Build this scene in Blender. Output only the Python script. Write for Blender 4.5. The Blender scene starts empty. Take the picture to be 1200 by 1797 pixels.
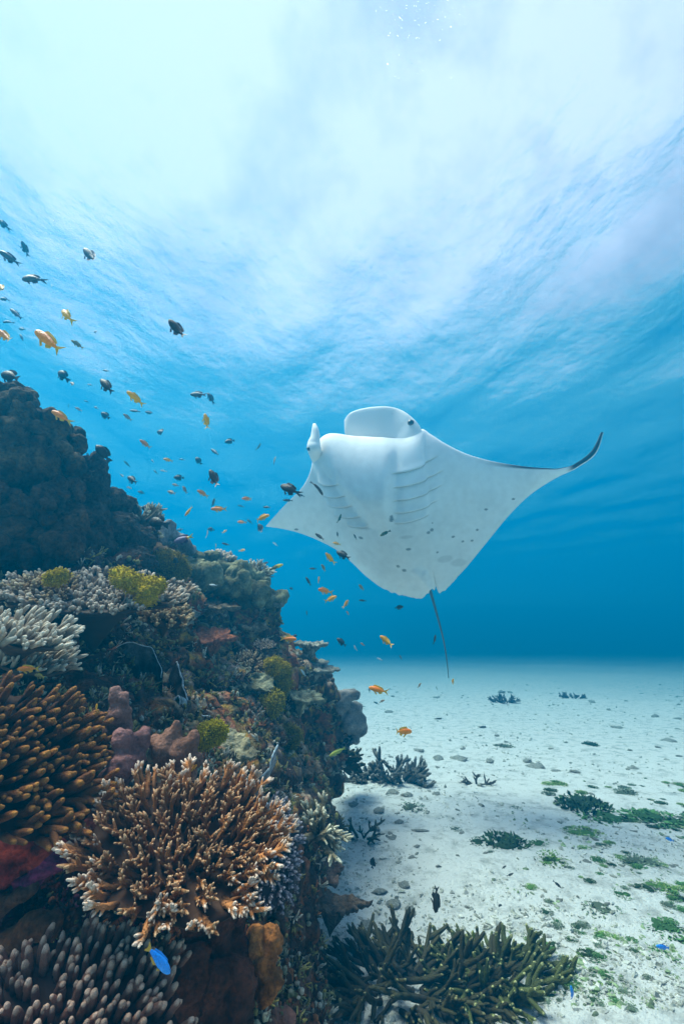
import bpy, bmesh, math, random
import numpy as np
from mathutils import Vector, Matrix, Quaternion, noise
from mathutils.bvhtree import BVHTree

random.seed(7)
rng = np.random.default_rng(7)
R = math.radians
S = bpy.context.scene
COL = S.collection

# ------------------------------------------------------------------ camera
PITCH = R(16.1)
CAM = Vector((0, 0, 1.4))
F = 800.0                      # focal length in pixels of a 1200 x 1797 frame
cam = bpy.data.cameras.new('camera')
cam.sensor_fit = 'HORIZONTAL'
cam.sensor_width = 24.0
cam.lens = 16.0
cam.clip_start = 0.02
cam.clip_end = 2000
cam_o = bpy.data.objects.new('camera', cam)
COL.objects.link(cam_o)
cam_o.location = CAM
cam_o.rotation_euler = (R(90) + PITCH, 0, 0)
S.camera = cam_o

# ------------------------------------------------------------------ sky and sun
SUN_DIR = Vector((-0.42, 0.08, 0.90)).normalized()      # towards the sun
world = bpy.data.worlds.new('World')
S.world = world
world.use_nodes = True
wn, wl = world.node_tree.nodes, world.node_tree.links
wn.clear()
w_out = wn.new('ShaderNodeOutputWorld')
w_bg = wn.new('ShaderNodeBackground')
w_sky = wn.new('ShaderNodeTexSky')
w_sky.sky_type = 'NISHITA'
w_sky.sun_disc = False
w_sky.sun_elevation = math.asin(SUN_DIR.z)
w_sky.sun_rotation = math.atan2(SUN_DIR.x, SUN_DIR.y)
w_sky.air_density = 1.0
w_sky.dust_density = 1.5
w_tc = wn.new('ShaderNodeTexCoord')
w_no = wn.new('ShaderNodeTexNoise')
w_no.inputs['Scale'].default_value = 2.6
w_no.inputs['Detail'].default_value = 6
w_no.inputs['Roughness'].default_value = 0.6
w_rp = wn.new('ShaderNodeMapRange')
w_rp.inputs['From Min'].default_value = 0.12
w_rp.inputs['From Max'].default_value = 0.52
w_mx = wn.new('ShaderNodeMix')
w_mx.data_type = 'RGBA'
wl.new(w_tc.outputs['Generated'], w_no.inputs['Vector'])
wl.new(w_no.outputs['Fac'], w_rp.inputs['Value'])
wl.new(w_rp.outputs['Result'], w_mx.inputs['Factor'])
wl.new(w_sky.outputs['Color'], w_mx.inputs['A'])
w_mx.inputs['B'].default_value = (10.6, 9.6, 11.4, 1)      # thin sunlit cloud
wl.new(w_mx.outputs['Result'], w_bg.inputs['Color'])
w_bg.inputs['Strength'].default_value = 0.054
wl.new(w_bg.outputs['Background'], w_out.inputs['Surface'])

sun = bpy.data.lights.new('sun', 'SUN')
sun.energy = 5.0
sun.angle = R(28)
sun.color = (1.0, 0.90, 0.76)
sun_o = bpy.data.objects.new('sun', sun)
COL.objects.link(sun_o)
sun_o.rotation_euler = SUN_DIR.to_track_quat('Z', 'Y').to_euler()
sun_o.location = (-4, 0, 20)

S.view_settings.view_transform = 'Standard'
S.view_settings.look = 'None'
S.view_settings.exposure = 1.22
S.view_settings.gamma = 1.0
S.render.engine = 'CYCLES'
S.cycles.use_denoising = True
S.cycles.adaptive_threshold = 0.02
S.cycles.max_bounces = 8
S.cycles.diffuse_bounces = 2
S.cycles.glossy_bounces = 3
S.cycles.transparent_max_bounces = 12
S.cycles.volume_bounces = 0
S.cycles.caustics_reflective = False
S.cycles.caustics_refractive = False
S.cycles.sample_clamp_indirect = 6.0

WATER_Z = 7.6
HAZE_DENSITY = 0.097

# ------------------------------------------------------------------ helpers
FWD = Vector((0, math.cos(PITCH), math.sin(PITCH)))
UPV = Vector((0, -math.sin(PITCH), math.cos(PITCH)))
RGT = Vector((1, 0, 0))


def ray(px, py):
    return FWD + RGT * ((px - 600) / F) - UPV * ((py - 898.5) / F)


def at(px, py, d):
    """point at view depth d behind photograph position px, py"""
    return CAM + ray(px, py) * d


def sand_depth(py):
    r = ray(600, py)
    return -CAM.z / r.z


def project(p):
    v = Vector(p) - CAM
    d = v.dot(FWD)
    return 600 + F * v.dot(RGT) / d, 898.5 - F * v.dot(UPV) / d, d


def tag(o, label=None, cat=None, group=None, kind=None):
    if label: o['label'] = label
    if cat: o['category'] = cat
    if group: o['group'] = group
    if kind: o['kind'] = kind
    return o


def link(name, data, parent=None, mat=None, loc=None):
    o = bpy.data.objects.new(name, data)
    COL.objects.link(o)
    if parent is not None:
        o.parent = parent
    if mat is not None and data is not None and len(data.materials) == 0:
        data.materials.append(mat)
    if loc is not None:
        o.location = loc
    return o


def empty(name, loc, label, cat, group=None):
    o = link(name, None, loc=loc)
    o.empty_display_size = 0.05
    return tag(o, label, cat, group)


def mesh(name, verts, faces, mat=None, smooth=True):
    m = bpy.data.meshes.new(name)
    m.from_pydata([tuple(v) for v in verts], [], [tuple(f) for f in faces])
    m.update()
    if smooth:
        m.polygons.foreach_set('use_smooth', [True] * len(m.polygons))
    if mat is not None:
        m.materials.append(mat)
    return m


def set_color(m, cols, name='tint'):
    a = m.color_attributes.new(name, 'FLOAT_COLOR', 'POINT')
    c = np.ones((len(m.vertices), 4), dtype=np.float32)
    cols = np.asarray(cols, dtype=np.float32)
    c[:, :cols.shape[1]] = cols
    a.data.foreach_set('color', c.ravel())


def coords(m):
    a = np.empty(len(m.vertices) * 3, dtype=np.float32)
    m.vertices.foreach_get('co', a)
    return a.reshape(-1, 3)


def normals(m):
    a = np.empty(len(m.vertices) * 3, dtype=np.float32)
    m.vertices.foreach_get('normal', a)
    return a.reshape(-1, 3)


def set_coords(m, c):
    m.vertices.foreach_set('co', np.asarray(c, dtype=np.float32).ravel())
    m.update()


def remeshed(name, m, voxel, smooth_iter=0):
    o = bpy.data.objects.new(name + '_source', m)
    COL.objects.link(o)
    md = o.modifiers.new('r', 'REMESH')
    md.mode = 'VOXEL'
    md.voxel_size = voxel
    md.use_smooth_shade = True
    if smooth_iter:
        sm = o.modifiers.new('s', 'SMOOTH')
        sm.factor = 0.5
        sm.iterations = smooth_iter
    dg = bpy.context.evaluated_depsgraph_get()
    out = bpy.data.meshes.new_from_object(o.evaluated_get(dg))
    out.name = name
    bpy.data.objects.remove(o)
    bpy.data.meshes.remove(m)
    out.materials.clear()
    out.polygons.foreach_set('use_smooth', [True] * len(out.polygons))
    return out


_bm = bmesh.new()
bmesh.ops.create_icosphere(_bm, subdivisions=2, radius=1)
ICO_V = np.array([v.co[:] for v in _bm.verts])
ICO_F = np.array([[v.index for v in f.verts] for f in _bm.faces])
_bm.free()
_bm = bmesh.new()
bmesh.ops.create_icosphere(_bm, subdivisions=1, radius=1)
ICO1_V = np.array([v.co[:] for v in _bm.verts])
ICO1_F = np.array([[v.index for v in f.verts] for f in _bm.faces])
_bm.free()


def spheres_mesh(name, items, mat=None, low=False):
    """items: (centre, radius or 3 radii, optional 3x3 rotation) -> one mesh"""
    V0, F0 = (ICO1_V, ICO1_F) if low else (ICO_V, ICO_F)
    vs, fs, n = [], [], 0
    for it in items:
        c, r = it[0], it[1]
        v = V0 * np.asarray(r)
        if len(it) > 2:
            v = v @ np.asarray(it[2]).T
        vs.append(v + np.asarray(c))
        fs.append(F0 + n)
        n += len(V0)
    return mesh(name, np.concatenate(vs), np.concatenate(fs).tolist(), mat)


def fbm(p, s, octv=4):
    return noise.fractal(Vector((p[0] * s, p[1] * s, p[2] * s)), 0.9, 2.0, octv)


def displace_noise(m, layers):
    """layers: (scale, amplitude, octaves, ridged)"""
    c, n = coords(m).astype(np.float64), normals(m)
    d = np.zeros(len(c))
    for s, a, k, rid in layers:
        v = np.array([fbm(p, s, k) for p in c])
        if rid:
            v = 0.5 - np.abs(v)
        d += v * a
    set_coords(m, c + n * d[:, None])
    return d


# ------------------------------------------------------------------ materials
def new_mat(name):
    m = bpy.data.materials.new(name)
    m.use_nodes = True
    nt = m.node_tree
    return m, nt.nodes, nt.links, nt.nodes['Principled BSDF']


def nd(nodes, kind, **kw):
    n = nodes.new(kind)
    for k, v in kw.items():
        if k in n.inputs:
            n.inputs[k].default_value = v
        else:
            setattr(n, k, v)
    return n


def ramp(nodes, stops):
    r = nodes.new('ShaderNodeValToRGB')
    e = r.color_ramp.elements
    while len(e) < len(stops):
        e.new(0.5)
    for el, (p, c) in zip(e, stops):
        el.position = p
        el.color = (*c, 1)
    return r


def coral_mat(name, base, mid, tip, tip_start=0.62, rough=0.75, cell=60, bump=0.6, vary=0.35, space='Object'):
    """colour runs from base to growing tip along each branch; corallite pits as fine relief"""
    m, N, L, b = new_mat(name)
    at_ = nd(N, 'ShaderNodeAttribute', attribute_name='tip')
    tc = N.new('ShaderNodeTexCoord')
    no = nd(N, 'ShaderNodeTexNoise', Scale=cell * 0.25, Detail=5.0)
    L.new(tc.outputs[space], no.inputs['Vector'])
    ad = nd(N, 'ShaderNodeMath', operation='MULTIPLY_ADD')
    L.new(no.outputs['Fac'], ad.inputs[0])
    ad.inputs[1].default_value = 0.3
    sb = nd(N, 'ShaderNodeMath', operation='SUBTRACT')
    L.new(at_.outputs['Fac'], sb.inputs[0])
    sb.inputs[1].default_value = 0.15
    L.new(sb.outputs[0], ad.inputs[2])
    rp = ramp(N, [(0.0, base), (tip_start * 0.75, mid), (tip_start + 0.16, mid), (0.97, tip)])
    L.new(ad.outputs[0], rp.inputs['Fac'])
    oi = N.new('ShaderNodeObjectInfo')
    mr = nd(N, 'ShaderNodeMapRange')
    mr.inputs['To Min'].default_value = 1 - vary
    mr.inputs['To Max'].default_value = 1 + vary * 0.6
    L.new(oi.outputs['Random'], mr.inputs['Value'])
    vo = nd(N, 'ShaderNodeTexVoronoi', Scale=float(cell))
    L.new(tc.outputs[space], vo.inputs['Vector'])
    mr2 = nd(N, 'ShaderNodeMapRange')
    mr2.inputs['From Max'].default_value = 0.6
    mr2.inputs['To Min'].default_value = 1.12
    mr2.inputs['To Max'].default_value = 0.75
    L.new(vo.outputs['Distance'], mr2.inputs['Value'])
    mu = nd(N, 'ShaderNodeMath', operation='MULTIPLY')
    L.new(mr.outputs[0], mu.inputs[0])
    L.new(mr2.outputs[0], mu.inputs[1])
    sc = nd(N, 'ShaderNodeVectorMath', operation='SCALE')
    L.new(rp.outputs['Color'], sc.inputs[0])
    L.new(mu.outputs[0], sc.inputs['Scale'])
    L.new(sc.outputs[0], b.inputs['Base Color'])
    b.inputs['Roughness'].default_value = rough
    b.inputs['Specular IOR Level'].default_value = 0.25
    bu = nd(N, 'ShaderNodeBump', Strength=bump, Distance=0.004)
    bu.invert = True
    L.new(vo.outputs['Distance'], bu.inputs['Height'])
    L.new(bu.outputs[0], b.inputs['Normal'])
    return m


def tint_mat(name, scale=40.0, rough=0.85, bump=0.5, dist=0.01, contrast=0.6, spec=0.2):
    """per-vertex pigment (attribute tint) broken up by grain, with fine relief"""
    m, N, L, b = new_mat(name)
    a = nd(N, 'ShaderNodeAttribute', attribute_name='tint')
    tc = N.new('ShaderNodeTexCoord')
    n1 = nd(N, 'ShaderNodeTexNoise', Scale=scale, Detail=8.0, Roughness=0.7)
    L.new(tc.outputs['Object'], n1.inputs['Vector'])
    vo = nd(N, 'ShaderNodeTexVoronoi', Scale=scale * 1.6)
    L.new(tc.outputs['Object'], vo.inputs['Vector'])
    mr = nd(N, 'ShaderNodeMapRange')
    mr.inputs['From Min'].default_value = 0.3
    mr.inputs['From Max'].default_value = 0.72
    mr.inputs['To Min'].default_value = 1 - contrast
    mr.inputs['To Max'].default_value = 1 + contrast
    L.new(n1.outputs['Fac'], mr.inputs['Value'])
    sc = nd(N, 'ShaderNodeVectorMath', operation='SCALE')
    L.new(a.outputs['Color'], sc.inputs[0])
    L.new(mr.outputs[0], sc.inputs['Scale'])
    L.new(sc.outputs[0], b.inputs['Base Color'])
    b.inputs['Roughness'].default_value = rough
    b.inputs['Specular IOR Level'].default_value = spec
    ad = nd(N, 'ShaderNodeMath', operation='MULTIPLY_ADD')
    L.new(vo.outputs['Distance'], ad.inputs[0])
    ad.inputs[1].default_value = -0.5
    L.new(n1.outputs['Fac'], ad.inputs[2])
    bu = nd(N, 'ShaderNodeBump', Strength=bump, Distance=dist)
    L.new(ad.outputs[0], bu.inputs['Height'])
    L.new(bu.outputs[0], b.inputs['Normal'])
    return m


def plain_mat(name, col, rough=0.6, spec=0.3, var=0.3, scale=30.0, bump=0.2, dist=0.004):
    m, N, L, b = new_mat(name)
    tc = N.new('ShaderNodeTexCoord')
    n1 = nd(N, 'ShaderNodeTexNoise', Scale=scale, Detail=6.0, Roughness=0.65)
    L.new(tc.outputs['Object'], n1.inputs['Vector'])
    rp = ramp(N, [(0.3, tuple(c * (1 - var) for c in col)), (0.7, tuple(min(1, c * (1 + var)) for c in col))])
    L.new(n1.outputs['Fac'], rp.inputs['Fac'])
    L.new(rp.outputs['Color'], b.inputs['Base Color'])
    b.inputs['Roughness'].default_value = rough
    b.inputs['Specular IOR Level'].default_value = spec
    bu = nd(N, 'ShaderNodeBump', Strength=bump, Distance=dist)
    L.new(n1.outputs['Fac'], bu.inputs['Height'])
    L.new(bu.outputs[0], b.inputs['Normal'])
    return m


# ================================================================== SETTING
# ---- water surface seen from below: clear inside Snell's window, mirror outside it
def build_water_surface():
    m, N, L, b = new_mat('water_surface')
    N.remove(b)
    out = N['Material Output']
    tc = N.new('ShaderNodeTexCoord')
    mp = N.new('ShaderNodeMapping')
    mp.inputs['Rotation'].default_value = (0, 0, R(-35))
    mp.inputs['Scale'].default_value = (1.0, 0.65, 1.0)
    L.new(tc.outputs['Object'], mp.inputs['Vector'])
    n1 = nd(N, 'ShaderNodeTexNoise', Scale=1.7, Detail=5.0, Roughness=0.5)
    L.new(mp.outputs[0], n1.inputs['Vector'])
    bu = nd(N, 'ShaderNodeBump', Strength=1.0, Distance=0.065)
    L.new(n1.outputs['Fac'], bu.inputs['Height'])
    lw = nd(N, 'ShaderNodeLayerWeight', Blend=0.5)
    L.new(bu.outputs[0], lw.inputs['Normal'])
    fr = nd(N, 'ShaderNodeMapRange', interpolation_type='SMOOTHSTEP')
    fr.inputs['From Min'].default_value = 0.24
    fr.inputs['From Max'].default_value = 0.55
    fr.inputs['To Min'].default_value = 0.03
    L.new(lw.outputs['Facing'], fr.inputs['Value'])
    tr = N.new('ShaderNodeBsdfTransparent')
    tr.inputs['Color'].default_value = (0.97, 0.99, 1.0, 1)
    gl = nd(N, 'ShaderNodeBsdfGlossy', Roughness=0.06)
    gl.inputs['Color'].default_value = (0.55, 0.85, 1.0, 1)
    bg = nd(N, 'ShaderNodeBump', Strength=1.0, Distance=0.03)
    L.new(n1.outputs['Fac'], bg.inputs['Height'])
    L.new(bg.outputs[0], gl.inputs['Normal'])
    mx = N.new('ShaderNodeMixShader')
    L.new(fr.outputs[0], mx.inputs[0])
    L.new(tr.outputs[0], mx.inputs[1])
    L.new(gl.outputs[0], mx.inputs[2])
    L.new(mx.outputs[0], out.inputs['Surface'])
    n = 220
    t = np.linspace(-1, 1, n)
    g = np.sign(t) * (np.abs(t) * 18 + np.abs(t) ** 4 * 140)
    X, Y = np.meshgrid(g, g + 12)
    Z = np.zeros_like(X)
    for k in range(14):
        a = rng.uniform(-0.9, 0.9) + 0.6
        lam = rng.uniform(1.1, 5.0)
        Z += 0.0048 * lam * np.sin((X * math.cos(a) + Y * math.sin(a)) * 2 * math.pi / lam + rng.uniform(0, 6.28))
    Z *= np.exp(-((X / 60) ** 2 + ((Y - 12) / 60) ** 2))
    V = np.stack([X, Y, Z + WATER_Z], -1).reshape(-1, 3)
    idx = np.arange(n * n).reshape(n, n)
    Fc = np.stack([idx[:-1, :-1], idx[:-1, 1:], idx[1:, 1:], idx[1:, :-1]], -1).reshape(-1, 4)
    o = link('water_surface', mesh('water_surface', V, Fc.tolist(), m))
    tag(o, kind='structure')


build_water_surface()


# ---- white sand
def sand_h(x, y):
    far = min(1.0, max(0.0, (math.hypot(x, y) - 7) / 8))
    return 0.12 * far * noise.noise(Vector((x * .11, y * .16, 12))) + 0.05 * noise.noise(Vector((x * 0.35, y * 0.35, 0))) + 0.035 * noise.noise(Vector((x * 1.3, y * 1.3, 3))) \
        + 0.012 * noise.noise(Vector((x * 4, y * 4, 7))) + 0.006 * noise.noise(Vector((x * 11, y * 11, 2)))


def build_sand():
    m, N, L, b = new_mat('white_sand')
    tc = N.new('ShaderNodeTexCoord')
    n1 = nd(N, 'ShaderNodeTexNoise', Scale=7.0, Detail=9.0, Roughness=0.7)
    n2 = nd(N, 'ShaderNodeTexNoise', Scale=38.0, Detail=6.0, Roughness=0.7)
    n3 = nd(N, 'ShaderNodeTexNoise', Scale=0.8, Detail=4.0)
    for n in (n1, n2, n3):
        L.new(tc.outputs['Object'], n.inputs['Vector'])
    r1 = ramp(N, [(0.36, (0.46, 0.46, 0.43)), (0.50, (0.75, 0.74, 0.70))])
    L.new(n1.outputs['Fac'], r1.inputs['Fac'])
    r2 = ramp(N, [(0.31, (0.30, 0.30, 0.27)), (0.40, (1, 1, 1))])
    L.new(n2.outputs['Fac'], r2.inputs['Fac'])
    mx = nd(N, 'ShaderNodeMix', data_type='RGBA', blend_type='MULTIPLY')
    mx.inputs['Factor'].default_value = 0.9
    L.new(r1.outputs[0], mx.inputs['A'])
    L.new(r2.outputs[0], mx.inputs['B'])
    L.new(mx.outputs['Result'], b.inputs['Base Color'])
    b.inputs['Roughness'].default_value = 0.95
    b.inputs['Specular IOR Level'].default_value = 0.1
    bu = nd(N, 'ShaderNodeBump', Strength=0.9, Distance=0.035)
    ad = nd(N, 'ShaderNodeMath', operation='ADD')
    L.new(n1.outputs['Fac'], ad.inputs[0])
    L.new(n2.outputs['Fac'], ad.inputs[1])
    L.new(ad.outputs[0], bu.inputs['Height'])
    L.new(bu.outputs[0], b.inputs['Normal'])
    n = 300
    t = np.linspace(-1, 1, n)
    g = np.sign(t) * (np.abs(t) * 5 + np.abs(t) ** 5 * 160)
    V = []
    for yy in g + 3.5:
        for xx in g:
            V.append((xx, yy, sand_h(xx, yy) if abs(xx) < 40 and abs(yy) < 45 else 0))
    idx = np.arange(n * n).reshape(n, n)
    Fc = np.stack([idx[:-1, :-1], idx[:-1, 1:], idx[1:, 1:], idx[1:, :-1]], -1).reshape(-1, 4)
    o = link('sea_floor', mesh('sea_floor', V, Fc.tolist(), m))
    tag(o, kind='structure')
    return o


build_sand()

# ---- reef rock: a solid mass built up from boulders, then weathered
SIL = [(-420, 640), (0, 705), (60, 712), (105, 752), (140, 800), (175, 845), (215, 890), (260, 925), (300, 960), (345, 985),
       (400, 985), (445, 1012), (478, 1062), (500, 1118), (545, 1150), (575, 1180), (590, 1225), (600, 1270), (604, 1330),
       (594, 1400), (590, 1470), (565, 1530), (545, 1600), (552, 1700), (560, 1830), (560, 2150), (-420, 2150)]
DEP = [(-420, 640, 1.8), (0, 705, 2.15), (110, 752, 2.25), (180, 845, 2.45), (230, 890, 2.7), (330, 985, 3.15), (440, 1012, 3.45),
       (490, 1080, 3.6), (520, 1140, 3.7), (585, 1190, 3.85), (600, 1270, 4.2), (600, 1340, 4.35), (590, 1450, 3.05), (560, 1540, 2.45),
       (550, 1650, 1.98), (560, 1797, 1.62), (560, 2100, 1.2),
       (0, 1000, 1.95), (-400, 1000, 1.6), (200, 1000, 2.2), (280, 1060, 2.5), (60, 1130, 1.75), (200, 1160, 1.95), (350, 1080, 2.8), (300, 1200, 2.2), (400, 1130, 2.85),
       (400, 1200, 2.55), (500, 1250, 3.0), (100, 1200, 1.5), (100, 1300, 1.28), (250, 1300, 1.55), (350, 1300, 1.8), (450, 1350, 2.05), (530, 1380, 2.6),
       (300, 1450, 1.35), (420, 1450, 1.5), (500, 1480, 1.75), (100, 1430, 1.22), (100, 1550, 1.12), (350, 1600, 1.22), (470, 1620, 1.45), (350, 1720, 1.12), (480, 1750, 1.35),
       (100, 1750, 1.0), (-400, 1500, 0.95), (-400, 2100, 0.8), (200, 2100, 0.85)]


def tps(pts):
    P = np.array(pts, float)
    xy, d = P[:, :2] / 400, np.log(P[:, 2])
    n = len(P)

    def U(a, b):
        r2 = ((a[:, None, :] - b[None, :, :]) ** 2).sum(-1)
        return np.where(r2 > 0, r2 * np.log(r2 + 1e-12), 0)
    A = np.zeros((n + 3, n + 3))
    A[:n, :n] = U(xy, xy) + np.eye(n) * 0.02
    A[:n, n] = 1
    A[:n, n + 1:] = xy
    A[n, :n] = 1
    A[n + 1:, :n] = xy.T
    w = np.linalg.solve(A, np.concatenate([d, [0, 0, 0]]))

    def f(q):
        q = np.atleast_2d(np.array(q, float)) / 400
        return np.exp(U(q, xy) @ w[:n] + w[n] + q @ w[n + 1:])
    return f


REEF_D = tps(DEP)


def poly_dist(px, py, poly):
    """signed distance to polygon, positive inside"""
    ins, best = False, 1e9
    n = len(poly)
    for i in range(n):
        x0, y0 = poly[i]
        x1, y1 = poly[(i + 1) % n]
        if (y0 > py) != (y1 > py) and px < (x1 - x0) * (py - y0) / (y1 - y0) + x0:
            ins = not ins
        t = max(0, min(1, ((px - x0) * (x1 - x0) + (py - y0) * (y1 - y0)) / ((x1 - x0) ** 2 + (y1 - y0) ** 2)))
        best = min(best, math.hypot(px - x0 - t * (x1 - x0), py - y0 - t * (y1 - y0)))
    return best if ins else -best


REGION = []


def smooth01(a, b, x):
    t = np.clip((x - a) / (b - a), 0, 1)
    return t * t * (3 - 2 * t)


def build_reef():
    items = []
    for layer, (step, rp, back) in enumerate([(20, 17, 0.2), (30, 30, 2.0), (55, 60, 2.6), (90, 110, 3.0)]):
        for gy in np.arange(640, 2150, step):
            for gx in np.arange(-420, 700, step):
                x, y = gx + rng.uniform(-.4, .4) * step, gy + rng.uniform(-.4, .4) * step
                s = poly_dist(x, y, SIL)
                r_px = rp * rng.uniform(0.75, 1.3)
                if s < r_px * 0.85:
                    continue
                d = float(REEF_D((x, y))[0])
                if layer == 0:
                    d *= 1 + rng.uniform(-0.03, 0.03) + 0.05 * noise.noise(Vector((x / 90, y / 55, 1.3))) + 0.03 * noise.noise(Vector((x / 35, y / 22, 4.3)))
                r = r_px * d / F
                c = at(x, y, d + r * back)
                if c.z < -0.3 or c.y < -0.8:
                    continue
                items.append((c, (r * rng.uniform(.85, 1.25), r * rng.uniform(.85, 1.25), r * rng.uniform(.65, .95))))
    m = remeshed('reef_rock', spheres_mesh('reef_rock', items, low=True), 0.017, 2)
    displace_noise(m, [(2.4, 0.10, 5, True), (8.0, 0.045, 4, True), (26.0, 0.016, 3, False)])
    c = coords(m).astype(float)
    nrm = normals(m)
    v = c - np.array(CAM)
    d = v @ np.array(FWD)
    px = 600 + F * (v @ np.array(RGT)) / np.maximum(d, .05)
    py = 898.5 - F * (v @ np.array(UPV)) / np.maximum(d, .05)
    # what grows where: algae turf, sponge crust, coralline crust in patches
    n1 = np.array([fbm(p, 3.0, 4) for p in c])
    n2 = np.array([fbm(p + 31.7, 7.0, 4) for p in c])
    n3 = np.array([fbm(p + 77.1, 16.0, 3) for p in c])
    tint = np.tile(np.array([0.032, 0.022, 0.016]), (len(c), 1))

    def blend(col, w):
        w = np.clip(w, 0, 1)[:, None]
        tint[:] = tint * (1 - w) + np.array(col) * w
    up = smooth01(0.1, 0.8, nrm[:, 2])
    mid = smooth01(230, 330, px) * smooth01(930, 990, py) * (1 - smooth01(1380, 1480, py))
    blend((0.26, 0.26, 0.12), up * mid * smooth01(-0.15, 0.25, n1))            # olive turf on ledges, upward faces painted lighter as if lit from above
    blend((0.42, 0.43, 0.37), up * smooth01(-0.05, 0.3, n2) * mid * 0.9)             # pale grey turf, also painting toplight onto the upward faces
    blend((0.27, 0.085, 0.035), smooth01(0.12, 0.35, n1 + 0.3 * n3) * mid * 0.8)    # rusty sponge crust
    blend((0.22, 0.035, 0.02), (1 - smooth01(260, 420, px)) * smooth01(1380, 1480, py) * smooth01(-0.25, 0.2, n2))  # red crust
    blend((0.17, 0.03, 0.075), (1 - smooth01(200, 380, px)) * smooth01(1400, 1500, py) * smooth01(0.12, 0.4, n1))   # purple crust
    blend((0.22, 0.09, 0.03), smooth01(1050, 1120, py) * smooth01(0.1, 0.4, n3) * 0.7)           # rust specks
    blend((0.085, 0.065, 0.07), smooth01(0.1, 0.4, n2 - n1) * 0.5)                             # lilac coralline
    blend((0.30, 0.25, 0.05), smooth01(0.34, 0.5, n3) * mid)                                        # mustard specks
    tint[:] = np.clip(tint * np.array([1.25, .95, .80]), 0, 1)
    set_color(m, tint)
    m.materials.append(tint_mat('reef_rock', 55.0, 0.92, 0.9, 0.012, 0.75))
    o = link('reef_rock', m)
    tag(o, kind='structure')
    return o


reef = build_reef()


def bvh_of(objs):
    vs, fs, n = [], [], 0
    for o in objs:
        mw = np.array(o.matrix_world)
        c = coords(o.data)
        c = c @ mw[:3, :3].T + mw[:3, 3]
        vs.append(c)
        fs += [[i + n for i in p.vertices] for p in o.data.polygons]
        n += len(c)
    return BVHTree.FromPolygons(np.concatenate(vs).tolist(), fs)


REEF_BVH = bvh_of([reef])


def hit_reef(px, py):
    r = ray(px, py)
    ln = r.length
    loc, nor, idx, dist = REEF_BVH.ray_cast(CAM, r.normalized())
    if loc is None:
        return None, None, None
    return loc, nor, dist / ln


def on_sand(px, py):
    p = at(px, py, sand_depth(py))
    p.z = sand_h(p.x, p.y)
    return p


# ================================================================== CORALS
def tube(verts, faces, tips, pts, rads, sides=6, t0=0.0, t1=1.0, rough=0.0, cap=True):
    """append a tapered tube through pts with a rounded end"""
    pts = [Vector(p) for p in pts]
    n0 = len(verts)
    k = len(pts)
    prev = None
    rows = []
    for i, p in enumerate(pts):
        t = (pts[min(i + 1, k - 1)] - pts[max(i - 1, 0)]).normalized()
        if prev is None:
            a = t.orthogonal().normalized()
        else:
            a = (prev - t * prev.dot(t)).normalized()
        prev = a
        b = t.cross(a)
        rows.append((p, a, b, t))
    for i, (p, a, b, t) in enumerate(rows):
        for s in range(sides):
            an = 2 * math.pi * (s + 0.5 * (i % 2)) / sides
            r = rads[i] * (1 + random.uniform(-rough, rough))
            verts.append(p + (a * math.cos(an) + b * math.sin(an)) * r)
            tips.append(t0 + (t1 - t0) * i / (k - 1))
    for i in range(k - 1):
        for s in range(sides):
            s2 = (s + 1) % sides
            faces.append((n0 + i * sides + s, n0 + i * sides + s2, n0 + (i + 1) * sides + s2, n0 + (i + 1) * sides + s))
    if cap:
        p, a, b, t = rows[-1]
        verts.append(p + t * rads[-1] * 0.8)
        tips.append(t1)
        e = len(verts) - 1
        for s in range(sides):
            faces.append((n0 + (k - 1) * sides + s, n0 + (k - 1) * sides + (s + 1) % sides, e))


def mk(name, verts, faces, tips, mat):
    m = mesh(name, verts, faces, mat)
    t = np.array(tips)[:, None]
    set_color(m, np.repeat(t, 3, 1), 'tip')
    return m


def bend_path(L0, n, wob, lean=(0, 0)):
    p, pts = Vector((0, 0, 0)), []
    dx, dy = lean
    for i in range(n):
        pts.append(p.copy())
        dx += random.uniform(-wob, wob)
        dy += random.uniform(-wob, wob)
        p = p + Vector((dx, dy, 1)).normalized() * (L0 / (n - 1))
    return pts


def rads_taper(r0, r1, n):
    out = [r0 + (r1 - r0) * (i / (n - 1)) ** 1.2 for i in range(n)]
    out[-1] *= 0.72
    return out


def acro_branch(mat, r=0.085, subs=(3, 6), sub_len=(0.25, 0.5)):
    v, f, t = [], [], []
    pts = bend_path(1.0, 7, 0.13)
    tube(v, f, t, pts, rads_taper(r, r * 0.42, 7), 7, 0.0, 1.0, 0.16)
    for k in range(random.randint(*subs)):
        u = random.uniform(0.28, 0.85)
        i = u * 6
        a = pts[int(i)].lerp(pts[min(6, int(i) + 1)], i - int(i))
        an = random.uniform(0, 6.28)
        ln = random.uniform(*sub_len) * (1.15 - u * 0.6)
        d = Vector((math.cos(an) * 0.75, math.sin(an) * 0.75, 0.8)).normalized()
        p2 = [a + d * ln * q + Vector((0, 0, 0.18 * ln * q * q)) for q in (0, 0.33, 0.7, 1.0)]
        tube(v, f, t, p2, [r * .68, r * .58, r * .44, r * .24], 6, u * 0.9, 1.0, 0.15)
    # raised corallite cups along the stalk
    for k in range(16):
        u = random.uniform(0.15, 0.95) * 6
        a = pts[int(u)].lerp(pts[min(6, int(u) + 1)], u - int(u))
        an = random.uniform(0, 6.28)
        d = Vector((math.cos(an), math.sin(an), 0.5))
        rr = r * (1 - u / 12)
        tube(v, f, t, [a + d * rr * 0.6, a + d * rr * 1.25], [rr * .34, rr * .24], 4, u / 6, min(1, u / 6 + .1), 0)
    return mk('branch', v, f, t, mat)


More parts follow.
